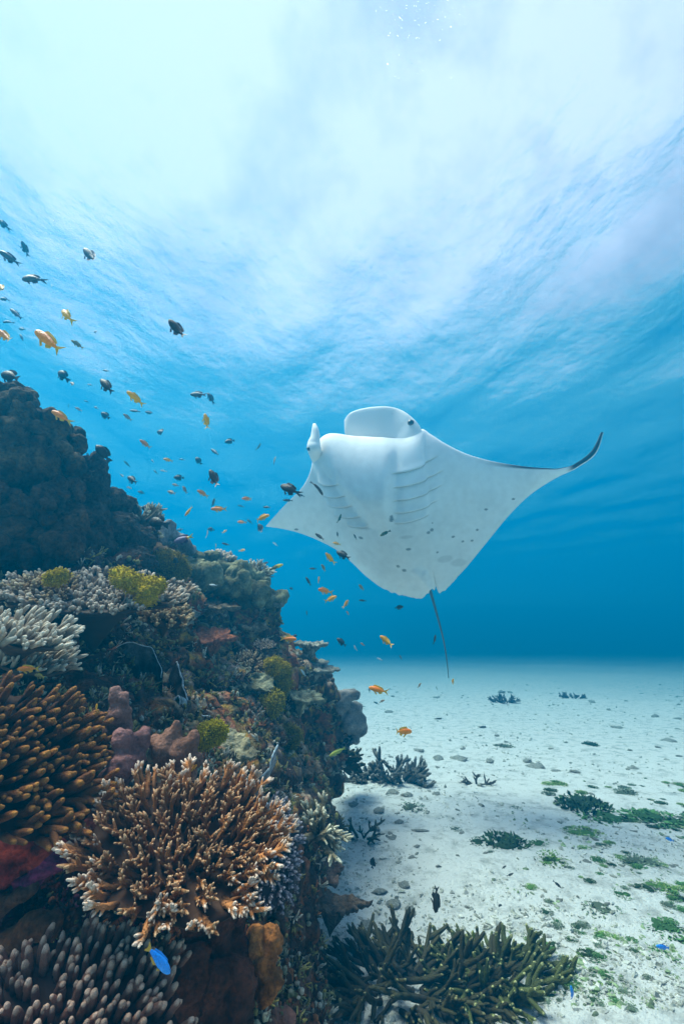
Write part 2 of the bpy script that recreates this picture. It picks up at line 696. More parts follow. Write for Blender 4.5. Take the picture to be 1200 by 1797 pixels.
def finger_branch(mat, r=0.15, fork=0.5):
    v, f, t = [], [], []
    pts = bend_path(1.0, 7, 0.10)
    rr = [r * .95, r * 1.05, r * 1.03, r, r * .95, r * .82, r * .5]
    tube(v, f, t, pts, rr, 8, 0.0, 1.0, 0.07)
    if random.random() < fork:
        an = random.uniform(0, 6.28)
        a = pts[random.randint(1, 3)]
        ln = random.uniform(0.4, 0.65)
        d = Vector((math.cos(an) * .6, math.sin(an) * .6, .9)).normalized()
        p2 = [a + d * ln * q + Vector((0, 0, .15 * ln * q * q)) for q in (0, .35, .7, .9, 1)]
        tube(v, f, t, p2, [r * .85, r * .85, r * .8, r * .65, r * .4], 8, .3, 1.0, 0.07)
    return mk('branch', v, f, t, mat)


def nub_branch(mat, r=0.2, k=(3, 5)):
    v, f, t = [], [], []
    tube(v, f, t, bend_path(1.0, 5, 0.1), [r * 1.1, r * 1.1, r, r * .85, r * .5], 6, 0, 1, 0.1)
    for q in range(random.randint(*k)):
        an = random.uniform(0, 6.28)
        z = random.uniform(0.15, 0.6)
        d = Vector((math.cos(an) * .8, math.sin(an) * .8, .75)).normalized()
        ln = random.uniform(.28, .48)
        a = Vector((0, 0, z))
        tube(v, f, t, [a + d * ln * s for s in (0, .5, .85, 1)], [r * .7, r * .68, r * .55, r * .34], 5, z, .95, 0.1)
    return mk('branch', v, f, t, mat)


def antler_branch(mat, r=0.09, forks=(2, 4)):
    v, f, t = [], [], []
    pts = bend_path(1.0, 8, 0.22)
    tube(v, f, t, pts, rads_taper(r, r * .62, 8), 7, 0, 1, 0.12)
    for q in range(random.randint(*forks)):
        i = random.randint(2, 5)
        an = random.uniform(0, 6.28)
        d = Vector((math.cos(an) * .85, math.sin(an) * .85, .6)).normalized()
        ln = random.uniform(.3, .55)
        up = Vector((0, 0, 1))
        p2 = [pts[i] + d * ln * s + up * ln * .35 * s * s for s in (0, .3, .6, .85, 1)]
        tube(v, f, t, p2, [r * .8, r * .76, r * .68, r * .6, r * .4], 7, i / 8, 1, 0.12)
        if random.random() < .6:
            d2 = (d + Vector((random.uniform(-1, 1), random.uniform(-1, 1), .4))).normalized()
            a = p2[2]
            tube(v, f, t, [a + d2 * ln * .5 * s for s in (0, .5, .85, 1)], [r * .6, r * .56, r * .5, r * .3], 6, .5, 1, .1)
    return mk('branch', v, f, t, mat)


def frame_from(nv, hint=(1, 0, 0)):
    n = Vector(nv).normalized()
    a = Vector(hint)
    a = (a - n * a.dot(n)).normalized()
    return a, n.cross(a), n


def plate_mesh(name, r1, r2, thick, bowl, mat, wob=0.16, stem=0.0, seed=0, seg=40, rings=8, rough=0.0):
    """an irregular bowl-shaped plate with a thick rim and an optional stem under it"""
    v, f = [], []
    prof = []
    for i in range(rings + 1):
        q = i / rings
        prof.append((q, bowl * q * q, 1))
    for i in range(rings, -1, -1):
        q = i / rings * 0.97
        under = -thick * (0.5 + 0.9 * (1 - q)) + bowl * q * q - stem * max(0, 1 - q / 0.55) ** 1.4
        prof.append((q, under, 0))
    for q, z, top in prof:
        for s in range(seg):
            an = 2 * math.pi * s / seg
            wv = 1 + wob * noise.noise(Vector((math.cos(an) * 1.6 + seed * 7.1, math.sin(an) * 1.6, seed * 1.7))) * 1.6 * q \
                + wob * 0.5 * noise.noise(Vector((math.cos(an) * 6 + seed, math.sin(an) * 6, 5.0))) * q
            x, y = math.cos(an) * q * r1 * wv, math.sin(an) * q * r2 * wv
            zz = z + rough * noise.noise(Vector((x * 40 + seed, y * 40, 1 + top)))
            v.append((x, y, zz))
    for i in range(len(prof) - 1):
        for s in range(seg):
            s2 = (s + 1) % seg
            f.append((i * seg + s, i * seg + s2, (i + 1) * seg + s2, (i + 1) * seg + s))
    m = mesh(name, v, f, mat)
    set_color(m, np.full((len(v), 3), -0.1), 'tip')
    return m


def table_coral(name, label, cat, ctr, nrm, r1, r2, n, variants, length, mat, hint=(1, 0, 0), splay=1.2, lean=(0, 0, 0), bowl=0.03,
                thick=0.02, stem=0.1, jitter=0.25, rim_long=1.0, wob=0.16, seed=1, width=1.0, group=None, inner=None):
    root = empty(name, ctr, label, cat, group)
    a, b, c = frame_from(nrm, hint)
    M = Matrix((a, b, c)).transposed()
    pm = plate_mesh('plate', r1, r2, thick, bowl, mat, wob, stem, seed)
    p = link('plate', pm, root)
    p.rotation_euler = M.to_euler()
    lean = Vector(lean)
    for i in range(n):
        q = math.sqrt((i + 0.5) / n)
        an = i * 2.399963 + random.uniform(-.25, .25)
        q = min(1.0, max(0.03, q + random.uniform(-.03, .03)))
        wv = 1 + wob * noise.noise(Vector((math.cos(an) * 1.6 + seed * 7.1, math.sin(an) * 1.6, seed * 1.7))) * 1.6 * q
        x, y = math.cos(an) * q * r1 * wv * .97, math.sin(an) * q * r2 * wv * .97
        loc = M @ Vector((x, y, bowl * q * q - 0.004))
        rad = (a * math.cos(an) + b * math.sin(an))
        d = (c + rad * splay * q ** 1.6 + lean + Vector((random.gauss(0, jitter), random.gauss(0, jitter), random.gauss(0, jitter)))).normalized()
        ln = random.uniform(*length) * (1 + (rim_long - 1) * q)
        o = link('branch', random.choice(inner if inner and q < random.uniform(.62, .95) else variants), root)
        o.location = loc
        quat = d.to_track_quat('Z', 'Y') @ Quaternion((0, 0, 1), random.uniform(0, 6.28))
        o.rotation_mode = 'QUATERNION'
        o.rotation_quaternion = quat
        w = ln * width * random.uniform(.85, 1.15)
        o.scale = (w, w, ln)
    return root


def cut_to(ctr_px, d):
    return at(*ctr_px, d)


M_MAIN = coral_mat('tan_branch_coral', (0.05, 0.018, 0.006), (0.58, 0.225, 0.07), (1.0, 0.76, 0.60), 0.64, cell=34)
M_FING = coral_mat('amber_finger_coral', (0.03, 0.008, 0.002), (0.17, 0.052, 0.007), (0.46, 0.18, 0.028), 0.70, cell=26)
M_GREY = coral_mat('grey_nub_coral', (0.07, 0.042, 0.026), (0.36, 0.25, 0.165), (0.76, 0.63, 0.50), 0.5, cell=18)
M_PALE = coral_mat('pale_ridge_coral', (0.12, 0.07, 0.04), (0.58, 0.46, 0.33), (0.92, 0.82, 0.66), 0.45, cell=26)
M_PINK = coral_mat('pinkish_finger_coral', (0.045, 0.016, 0.012), (0.34, 0.14, 0.09), (0.85, 0.53, 0.38), 0.6, cell=26)
M_LILA = coral_mat('lilac_nub_coral', (0.05, 0.045, 0.06), (0.21, 0.19, 0.24), (0.52, 0.48, 0.55), 0.5, cell=18)
M_OCHR = coral_mat('ochre_tuft_coral', (0.06, 0.03, 0.012), (0.34, 0.19, 0.07), (0.70, 0.52, 0.30), 0.55, cell=20)
M_CREAM = coral_mat('cream_branch_coral', (0.08, 0.06, 0.035), (0.32, 0.26, 0.16), (0.80, 0.74, 0.55), 0.6, cell=26)
M_DARKB = coral_mat('brown_thicket_coral', (0.035, 0.028, 0.02), (0.055, 0.048, 0.018), (0.24, 0.22, 0.10), 0.84, cell=30, vary=0.5)

M_MAIN2 = coral_mat('brown_branch_coral', (0.035, 0.012, 0.004), (0.33, 0.125, 0.034), (0.78, 0.45, 0.24), 0.72, cell=34)
acro = [acro_branch(M_MAIN, .10, (4, 7), (.22, .42)) for _ in range(10)]
acro_in = [acro_branch(M_MAIN2, .092, (3, 6), (.22, .45)) for _ in range(10)]
fing = [finger_branch(M_FING, 0.125) for _ in range(10)]
pinkf = [finger_branch(M_PINK, 0.17, .3) for _ in range(8)]
pale = [finger_branch(M_PALE, 0.12, .6) for _ in range(8)]
grey = [nub_branch(M_GREY, .21) for _ in range(8)]
lila = [nub_branch(M_LILA, .17, (2, 4)) for _ in range(8)]
ochr = [nub_branch(M_OCHR, .20, (4, 6)) for _ in range(8)]
cream = [acro_branch(M_CREAM, .10, (3, 6)) for _ in range(6)]
antl = [antler_branch(M_DARKB) for _ in range(10)]

table_coral('table_coral', 'large tan branching table coral with pale tips in the near foreground, above the blue fish', 'coral',
            at(325, 1496, 1.0), (0.14, -0.54, 0.83), 0.205, 0.155, 240, acro, (0.055, 0.078), M_MAIN, splay=1.45, stem=.16, bowl=.035,
            lean=(0.05, 0, 0.15), rim_long=1.0, seed=3, jitter=.19, wob=.1, inner=acro_in)
table_coral('finger_coral', 'amber brown finger coral with thick rounded fingers at the left picture edge', 'coral',
            at(40, 1342, 1.02), (0.62, -0.45, 0.55), 0.185, 0.14, 150, fing, (0.055, 0.08), M_FING, splay=0.7, stem=.14, bowl=.02,
            lean=(0.75, 0.0, 0.15), seed=5, jitter=.16)
table_coral('table_coral', 'grey brown table coral with short crowded nubs and a yellow crust on its right end', 'coral',
            at(165, 1046, 1.68), (0.10, -0.42, 0.90), 0.315, 0.20, 300, grey, (0.030, 0.046), M_GREY, splay=1.0, stem=.2, bowl=.02, seed=8, jitter=.2)
table_coral('ridge_coral', 'bleached cream ridge coral plate at the left edge, just above the orange hiding fish', 'coral',
            at(35, 1118, 1.30), (0.25, -0.30, 0.86), 0.135, 0.10, 90, pale, (0.045, 0.065), M_PALE, splay=0.9, stem=.06, bowl=.015,
            lean=(.55, 0, 0), seed=11, jitter=.14)
table_coral('ridge_coral', 'grey lower shelf of ridge coral tucked under the bleached cream plate', 'coral',
            at(52, 1160, 1.36), (0.25, -0.30, 0.86), 0.12, 0.09, 70, pale, (0.04, 0.055), M_PALE, splay=0.9, stem=.06, bowl=.015,
            lean=(.6, 0, 0), seed=12, jitter=.14)
table_coral('finger_coral', 'dusky pink grey finger coral filling the bottom left corner', 'coral',
            at(130, 1790, 0.80), (0.12, -0.50, 0.80), 0.185, 0.125, 230, pinkf, (0.034, 0.048), M_PINK, splay=0.75, stem=.1, bowl=.0,
            lean=(.25, 0, 0.2), seed=14, jitter=.13)
table_coral('nub_coral', 'lilac grey nubbly coral disc peeping out behind the tan table coral', 'coral',
            at(492, 1492, 1.28), (0.55, -0.66, 0.42), 0.075, 0.135, 180, lila, (0.018, 0.026), M_LILA, hint=(.8, .2, .0), splay=.9, stem=.07, bowl=-.02,
            seed=17, jitter=.15)
table_coral('tuft_coral', 'rusty ochre tuft coral between the grey table coral and the left edge', 'coral',
            at(65, 1030, 1.62), (0.05, -0.55, 0.8), 0.14, 0.12, 80, ochr, (0.03, 0.045), M_OCHR, splay=.9, stem=.1, bowl=-.03, seed=19)
table_coral('tuft_coral', 'ochre knobbly coral shelf hanging off the right end of the grey table coral', 'coral',
            at(290, 1075, 1.92), (0.2, -0.5, 0.8), 0.105, 0.08, 60, ochr, (0.035, 0.05), M_OCHR, splay=.9, stem=.1, bowl=-.02, seed=21)
table_coral('branch_coral', 'small cream branching coral sprouting right of the lilac nubbly disc', 'coral',
            at(560, 1462, 1.75), (0.45, -0.55, 0.6), 0.03, 0.03, 13, cream, (0.09, 0.14), M_CREAM, splay=1.1, stem=.08, bowl=0, seed=23, jitter=.4)
table_coral('branch_coral', 'small pale branching coral on the reef crest beside two black fish', 'coral',
            at(250, 912, 2.55), (0.15, -0.2, 0.9), 0.06, 0.05, 26, cream, (0.08, 0.13), M_CREAM, splay=1.3, stem=.08, bowl=0, seed=25, jitter=.4)
table_coral('knob_coral', 'pale grey knobbly coral on top of the far green ledge', 'coral',
            at(382, 985, 3.2), (0.0, -0.2, 0.9), 0.085, 0.07, 60, grey, (0.06, 0.09), M_GREY, splay=1.1, stem=.05, bowl=-.02, seed=27, jitter=.25)
table_coral('branch_coral', 'spiky dark grey coral on the outer edge of the far green ledge', 'coral',
            at(452, 1012, 3.35), (0.35, -0.2, 0.9), 0.06, 0.05, 26, cream, (0.07, 0.13), M_CREAM, splay=1.3, stem=.05, bowl=0, seed=29, jitter=.4)
table_coral('tuft_coral', 'mustard tuft coral in the middle of the reef slope beside the small lacy disc', 'coral',
            at(440, 1160, 2.65), (0.2, -0.6, 0.7), 0.10, 0.09, 70, ochr, (0.03, 0.045), M_OCHR, splay=.9, stem=.06, bowl=-.04, seed=31)
table_coral('lacy_coral', 'small pale lacy coral disc on the middle of the reef slope', 'coral',
            at(464, 1131, 2.75), (0.1, -0.5, 0.85), 0.062, 0.05, 70, grey, (0.012, 0.02), M_GREY, splay=.8, stem=.04, bowl=.0, seed=33)
table_coral('nub_coral', 'dark grey nubbly coral patch on the shaded reef wall below the grey lobed coral', 'coral',
            at(600, 1290, 3.95), (0.3, -0.8, 0.4), 0.13, 0.10, 120, lila, (0.025, 0.04), M_LILA, splay=.8, stem=.06, bowl=-.03, seed=35)
table_coral('branch_coral', 'brown twig coral reaching from the reef foot over the sand', 'coral',
            at(590, 1340, 4.25), (0.9, -0.1, 0.25), 0.05, 0.05, 14, antl, (0.16, 0.26), M_DARKB, splay=.8, stem=.08, bowl=0, seed=37, jitter=.3)


# ---- lobed, massive corals: one continuous swelling surface each
def lobe_coral(name, label, cat, lobes, voxel, mat, knob=None, disp=None, smooth_iter=2, cols=((.1, .08, .07), (.2, .17, .14)), group=None):
    items = []
    for px, py, d, rx, ry in lobes:
        c = at(px, py, d)
        items.append((c, (rx * d / F, min(rx, ry) * d / F * 1.1, ry * d / F)))
        if knob:
            n, lo, hi = knob
            for _ in range(n):
                q = Vector((random.gauss(0, 1), random.gauss(0, 1), random.gauss(0, 1))).normalized()
                k = Vector((q.x * rx, q.y * min(rx, ry), q.z * ry)) * (d / F)
                items.append((c + k * .95, random.uniform(lo, hi) * d / F))
    m = remeshed('body', spheres_mesh('body', items), voxel, smooth_iter)
    if disp:
        displace_noise(m, disp)
    ctr = coords(m).mean(0)
    low = coords(m)[:, 2].min()
    set_coords(m, coords(m) - np.array([ctr[0], ctr[1], low]))
    c = coords(m)
    w = np.array([fbm(p, 9.0, 3) for p in c])[:, None] * .8 + .5
    w = np.clip(w, 0, 1)
    set_color(m, np.array(cols[0]) * (1 - w) + np.array(cols[1]) * w)
    m.materials.append(mat)
    m.name = name
    o = link(name, m, loc=(ctr[0], ctr[1], low))
    return tag(o, label, cat, group)


M_LOBE = tint_mat('lobed_coral', 75.0, 0.85, 0.8, 0.008, 0.5)
M_CREST = tint_mat('crest_coral', 42.0, 0.9, 1.0, 0.02, 0.9)
M_FUZZ = tint_mat('fuzzy_growth', 120.0, 0.95, 1.0, 0.012, 0.55)

def columns(poly, n, rx, ry, near=.965, seed=1):
    """random swelling columns spread over a patch of the crest"""
    rnd, out = random.Random(seed), []
    xs, ys = [p[0] for p in poly], [p[1] for p in poly]
    while len(out) < n:
        x, y = rnd.uniform(min(xs), max(xs)), rnd.uniform(min(ys), max(ys))
        r = rnd.uniform(*rx)
        if poly_dist(x, y, poly) < r * .75:
            continue
        d = float(REEF_D((x, y))[0]) * near * rnd.uniform(.965, 1.02)
        out.append((x, y, d, r, rnd.uniform(*ry)))
    return out


lobe_coral('lobed_coral', 'dark knobbly boulder coral crest at the upper left edge of the reef', 'coral',
           columns([(-80, 672), (10, 678), (60, 684), (105, 735), (150, 765), (152, 835), (60, 850), (-80, 850)], 200, (6, 16), (8, 24), .955, 3),
           0.0075, M_CREST, (3, 3, 6), [(9, .03, 4, True), (40, .007, 3, False)], 0, ((.028, .017, .008), (.16, .11, .05)))
lobe_coral('lobed_coral', 'dark column coral standing under the black fish at the reef crest', 'coral',
           [(167, 822, 2.3, 13, 26), (168, 865, 2.3, 20, 40), (160, 920, 2.25, 30, 45), (165, 960, 2.2, 34, 40)],
           0.009, M_CREST, (40, 4, 7), [(9, .02, 4, True), (34, .010, 3, True)], 0, ((.025, .018, .014), (.085, .065, .045)))
lobe_coral('lobed_coral', 'dark twin topped mound coral stepping down beside the dark column coral', 'coral',
           [(200, 885, 2.4, 20, 26), (222, 895, 2.45, 13, 24), (205, 935, 2.35, 36, 36), (240, 955, 2.4, 26, 30), (230, 990, 2.3, 40, 30)],
           0.009, M_CREST, (40, 4, 7), [(9, .02, 4, True), (34, .010, 3, True)], 0, ((.025, .018, .014), (.085, .065, .045)))
lobe_coral('lobed_coral', 'broad shadowed knobbly coral mass below the crest at the left edge', 'coral',
           columns([(-80, 850), (60, 850), (150, 830), (150, 900), (180, 985), (60, 990), (-80, 985)], 180, (6, 17), (8, 24), .945, 5),
           0.0075, M_CREST, (3, 3, 6), [(9, .03, 4, True), (40, .007, 3, False)], 0, ((.028, .015, .009), (.12, .072, .04)))
lobe_coral('lobed_coral', 'grey blue knobbly coral head behind the purple fish with the yellow tail', 'coral',
           [(285, 935, 2.9, 24, 20), (310, 955, 2.95, 26, 20), (270, 950, 2.85, 26, 24), (330, 968, 3.0, 14, 12)],
           0.011, M_LOBE, (14, 4, 8), [(10, .008, 4, True)], 1, ((.10, .10, .10), (.26, .25, .24)))
lobe_coral('lobed_coral', 'dusty pink lobed coral rising beside the amber finger coral', 'coral',
           [(200, 1225, 1.2, 10, 18), (218, 1230, 1.2, 10, 16), (208, 1255, 1.2, 22, 24), (205, 1285, 1.2, 24, 22), (222, 1275, 1.21, 12, 26)],
           0.006, M_LOBE, None, [(18, .010, 3, False), (60, .003, 2, False)], 3, ((.16, .075, .06), (.30, .155, .13)))
lobe_coral('lobed_coral', 'mauve lobed coral hump just above the tan table coral', 'coral',
           [(215, 1300, 1.14, 20, 22), (215, 1345, 1.12, 30, 32), (200, 1365, 1.12, 28, 24), (250, 1300, 1.18, 18, 26), (240, 1325, 1.16, 16, 24)],
           0.006, M_LOBE, None, [(18, .012, 3, False), (60, .003, 2, False)], 3, ((.15, .06, .055), (.28, .13, .12)))
lobe_coral('lobed_coral', 'brown fingered lobe coral left of the bright yellow sponge', 'coral',
           [(308, 1285, 1.22, 10, 22), (298, 1300, 1.22, 18, 22), (340, 1300, 1.22, 11, 20), (318, 1322, 1.2, 20, 26), (285, 1320, 1.2, 18, 24),
            (345, 1335, 1.22, 11, 14), (300, 1350, 1.2, 22, 20), (272, 1300, 1.22, 12, 14), (330, 1360, 1.22, 16, 18)],
           0.006, M_LOBE, None, [(20, .006, 3, False), (60, .002, 2, False)], 3, ((.13, .055, .035), (.26, .125, .085)))
lobe_coral('lobed_coral', 'grey mushroom shaped lobe coral bulging from the reef over the sand', 'coral',
           [(612, 1220, 3.95, 22, 12), (600, 1232, 3.95, 18, 16), (618, 1245, 4.0, 20, 14), (625, 1265, 4.0, 18, 22), (612, 1270, 3.95, 18, 18), (634, 1275, 4.05, 12, 18),
            (624, 1292, 4.0, 8, 14), (592, 1250, 3.95, 14, 20)],
           0.012, M_LOBE, None, [(9, .02, 3, False)], 2, ((.16, .14, .13), (.34, .31, .29)))
lobe_coral('lobed_coral', 'small rusty pink lump coral at the bottom edge of the reef', 'coral',
           [(475, 1785, 1.2, 20, 18), (500, 1790, 1.22, 18, 16), (455, 1800, 1.2, 20, 14)], 0.008, M_LOBE, (10, 4, 7),
           [(20, .01, 3, False)], 1, ((.16, .06, .045), (.34, .15, .10)))


# ---- fuzzy yellow growths
def fuzzy(name, label, lobes, n_fuzz, c0=(.26, .20, .005), c1=(.68, .54, .015)):
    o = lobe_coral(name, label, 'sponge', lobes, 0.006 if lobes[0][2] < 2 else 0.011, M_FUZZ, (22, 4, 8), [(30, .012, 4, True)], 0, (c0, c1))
    c, nn = coords(o.data), normals(o.data)
    pick = np.random.default_rng(3).choice(len(c), min(len(c), 900), replace=False)
    vv, ff, tt = [], [], []
    k = .010 if lobes[0][2] < 2 else .016
    for i in pick:
        dr = (Vector(nn[i]) + Vector((random.gauss(0, .5), random.gauss(0, .5), random.gauss(0, .5)))).normalized()
        p = Vector(c[i])
        tube(vv, ff, tt, [p - dr * k * .3, p + dr * k * random.uniform(.5, 1.2)], [k * .22, k * .12], 4)
    fm = mesh('fuzz', vv, ff, M_FUZZ)
    t_ = np.array(tt)[:, None]
    set_color(fm, np.array(c0) * (1 - t_) + np.array(c1) * 1.1 * t_)
    link('fuzz', fm, o)
    return o


fuzzy('yellow_sponge', 'bright yellow fuzzy sponge ball beside the brown lobe coral', [(368, 1288, 1.5, 17, 17), (358, 1295, 1.5, 12, 12), (378, 1284, 1.5, 12, 14)], 200)
fuzzy('yellow_sponge', 'round olive yellow sponge ball in the middle of the reef slope', [(477, 1235, 2.45, 15, 17), (472, 1245, 2.45, 10, 10)], 200, (.20, .155, .004), (.48, .38, .01))
fuzzy('yellow_sponge', 'tall olive yellow sponge hanging above the round sponge ball', [(488, 1180, 2.6, 17, 18), (493, 1200, 2.6, 13, 18), (480, 1168, 2.6, 10, 10)], 200, (.18, .135, .004), (.44, .33, .01))
fuzzy('yellow_sponge', 'dark mustard sponge ball lowest on the reef wall', [(510, 1296, 2.6, 14, 14), (503, 1288, 2.6, 10, 10)], 200, (.12, .09, .004), (.28, .22, .01))
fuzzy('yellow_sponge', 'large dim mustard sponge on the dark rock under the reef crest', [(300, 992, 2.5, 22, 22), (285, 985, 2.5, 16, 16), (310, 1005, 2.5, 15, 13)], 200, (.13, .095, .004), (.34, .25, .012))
fuzzy('yellow_sponge', 'yellow crust sponge draped over the right end of the grey table coral',
      [(225, 1018, 1.60, 22, 9), (250, 1030, 1.60, 20, 13), (258, 1045, 1.58, 14, 13), (212, 1008, 1.62, 14, 7), (272, 1027, 1.64, 11, 9)], 300, (.34, .24, .006), (.75, .55, .02))
fuzzy('yellow_sponge', 'small yellow crust patch on the left part of the grey table coral', [(105, 1012, 1.56, 12, 5), (95, 1016, 1.55, 8, 4)], 60, (.34, .24, .006), (.75, .55, .02))

# ---- thin ledges of plate coral on the far reef edge
M_PLATE = tint_mat('plate_coral', 70.0, 0.9, 0.8, 0.012, 0.5)


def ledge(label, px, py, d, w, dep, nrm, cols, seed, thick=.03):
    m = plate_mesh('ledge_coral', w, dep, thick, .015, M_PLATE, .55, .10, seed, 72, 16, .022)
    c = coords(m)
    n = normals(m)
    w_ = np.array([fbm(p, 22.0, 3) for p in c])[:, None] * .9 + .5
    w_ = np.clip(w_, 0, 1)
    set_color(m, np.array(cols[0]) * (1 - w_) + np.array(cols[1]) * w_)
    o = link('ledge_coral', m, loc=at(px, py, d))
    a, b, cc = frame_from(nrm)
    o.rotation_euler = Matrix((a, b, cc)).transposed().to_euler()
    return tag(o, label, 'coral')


GG = ((.10, .10, .085), (.36, .36, .31))
OL = ((.12, .11, .06), (.34, .34, .22))
lobe_coral('overhang_coral', 'broad green grey encrusted ledge forming the roof of the far overhang', 'coral',
           [(330, 990, 3.05, 34, 15), (365, 992, 3.1, 40, 15), (405, 1005, 3.15, 40, 15), (435, 1022, 3.25, 34, 15), (345, 1010, 2.9, 44, 15), (395, 1022, 2.95, 46, 14), (440, 1040, 3.1, 36, 13),
            (470, 1050, 3.3, 22, 10), (310, 1000, 2.95, 26, 14)],
           0.014, M_PLATE, (22, 4, 10), [(7, .07, 4, True), (22, .03, 4, True)], 0, ((.05, .05, .022), (.28, .28, .16)))
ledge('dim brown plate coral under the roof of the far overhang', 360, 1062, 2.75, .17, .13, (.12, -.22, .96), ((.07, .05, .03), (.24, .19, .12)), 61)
ledge('tan plate coral stepping out above the small lacy disc', 440, 1098, 3.0, .15, .12, (.12, -.22, .96), ((.10, .075, .045), (.34, .28, .18)), 62)
ledge('rust red plate coral left of the mustard tuft coral', 372, 1118, 2.5, .13, .10, (.1, -.35, .9), ((.16, .05, .025), (.36, .13, .06)), 63)
ledge('olive plate coral right of the round sponge ball', 530, 1222, 3.0, .13, .10, (.15, -.2, .96), OL, 64)
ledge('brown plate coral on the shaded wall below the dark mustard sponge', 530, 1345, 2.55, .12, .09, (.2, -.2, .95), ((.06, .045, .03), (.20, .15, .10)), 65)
ledge('thin grey ledge coral pointing right below the far overhang', 455, 1058, 3.3, .17, .16, (.10, -.16, .97), GG, 42)
ledge('slim ledge coral reaching farthest right over open water', 545, 1131, 3.6, .12, .12, (.02, -.12, .98), GG, 43)
ledge('frilly grey ledge coral just above the sand line, under the slim ledge', 552, 1170, 3.5, .16, .13, (.10, -.2, .97), GG, 44)
ledge('short dark ledge coral between the slim and the frilly ledges', 530, 1150, 3.6, .09, .09, (.05, -.1, .98), GG, 45, .02)
ledge('rusty brown shelf coral jutting over the sand at the reef foot', 570, 1525, 2.3, .10, .08, (.15, -.15, .97), ((.10, .05, .035), (.24, .15, .11)), 46)
ledge('lower brown shelf coral over the sand, nearer than the rusty shelf', 585, 1585, 2.1, .13, .06, (.12, -.1, .97), ((.07, .045, .03), (.18, .12, .08)), 47)
ledge('pale blue grey plate patch on the reef slope below the rusty crust', 300, 1085, 2.45, .16, .10, (.1, -.6, .8), GG, 48)
ledge('pale mottled rock shelf with yellow specks right of the yellow sponge ball', 412, 1318, 1.72, .07, .06, (.1, -.5, .85), ((.2, .18, .12), (.48, .42, .26)), 49)
ledge('grey green turf shelf below the mustard tuft coral', 425, 1195, 2.5, .12, .10, (.15, -.6, .8), OL, 50)


# ---- foliose coral: thin standing sheets with pale growing rims
M_SHEET = tint_mat('foliose_coral', 80.0, 0.8, 0.5, 0.006, 0.45)
M_RIM = plain_mat('pale_rim', (0.42, 0.50, 0.56), .8, .2, .3, 60)


def sheet(label, rim, depth_drop, drop, cols, rr=.0035):
    """rim: list of (px, py, d); the sheet falls away from the rim into the reef"""
    n = 40
    P = [at(*p) for p in rim]
    pts = []
    for i in range(n):
        t = i / (n - 1) * (len(P) - 1)
        k = min(int(t), len(P) - 2)
        u = t - k
        p0, p1, p2, p3 = P[max(k - 1, 0)], P[k], P[k + 1], P[min(k + 2, len(P) - 1)]
        q = 0.5 * ((2 * p1) + (p2 - p0) * u + (2 * p0 - 5 * p1 + 4 * p2 - p3) * u * u + (3 * p1 - p0 - 3 * p2 + p3) * u ** 3)
        q = q + Vector((noise.noise(q * 30), noise.noise(q * 30 + Vector((9, 0, 0))), noise.noise(q * 30 + Vector((0, 9, 0))))) * .008
        pts.append(q)
    ctr = sum(pts, Vector()) / n
    root = empty('foliose_coral', ctr, label, 'coral')
    v, f = [], []
    rows = 10
    for side in (0, 1):
        for j in range(rows):
            s = j / (rows - 1)
            for p in pts:
                q = p + Vector(drop) * s + Vector((0, depth_drop, 0)) * s ** 1.5
                q = q + Vector((0.004, 0.008, 0)) * side + Vector((1, 1, 1)) * .012 * noise.noise(q * 18) * s
                v.append(q - ctr)
    for side in (0, 1):
        o_ = side * rows * n
        for j in range(rows - 1):
            for i in range(n - 1):
                q = (o_ + j * n + i, o_ + j * n + i + 1, o_ + (j + 1) * n + i + 1, o_ + (j + 1) * n + i)
                f.append(q if side else q[::-1])
    m = mesh('sheet', v, f, M_SHEET)
    w_ = np.clip(np.array([fbm(p, 25.0, 3) for p in coords(m)])[:, None] * .9 + .5, 0, 1)
    set_color(m, np.array(cols[0]) * (1 - w_) + np.array(cols[1]) * w_)
    link('sheet', m, root)
    vv, ff, tt = [], [], []
    tube(vv, ff, tt, [p - ctr for p in pts], [rr * random.uniform(.6, 1.3) for _ in pts], 6)
    link('rim', mesh('rim', vv, ff, M_RIM), root)


DK = ((.035, .04, .045), (.13, .14, .15))
sheet('dark foliose coral sheet edged by a long pale winding rim on the reef slope', [(308, 1162, 1.95), (318, 1180, 1.93), (322, 1205, 1.9), (332, 1235, 1.87), (345, 1252, 1.85), (368, 1258, 1.86)], .15, (-.10, .05, -.12), DK)
sheet('small leaf shaped foliose coral with a pale rim', [(300, 1240, 1.75), (311, 1222, 1.74), (316, 1243, 1.74), (308, 1256, 1.75), (300, 1240, 1.75)], .06, (.0, .03, -.02), ((.10, .13, .15), (.34, .42, .46)), .003)
sheet('grey foliose coral fold hanging right of the pale mottled shelf', [(440, 1345, 1.72), (455, 1362, 1.7), (470, 1352, 1.7), (478, 1325, 1.72), (488, 1308, 1.75)], .06, (-.02, .03, -.08), ((.10, .10, .12), (.30, .29, .32)))
sheet('lilac foliose coral fold just above the tan table coral', [(425, 1385, 1.5), (440, 1400, 1.48), (462, 1405, 1.48), (480, 1420, 1.5)], .05, (.0, .03, -.08), ((.10, .08, .12), (.28, .24, .32)))
sheet('faint upper foliose coral sheet in the dark hollow of the reef', [(205, 1135, 1.8), (230, 1128, 1.8), (260, 1135, 1.82), (278, 1160, 1.82), (285, 1190, 1.8)], .12, (-.03, .03, -.16), DK, .002)

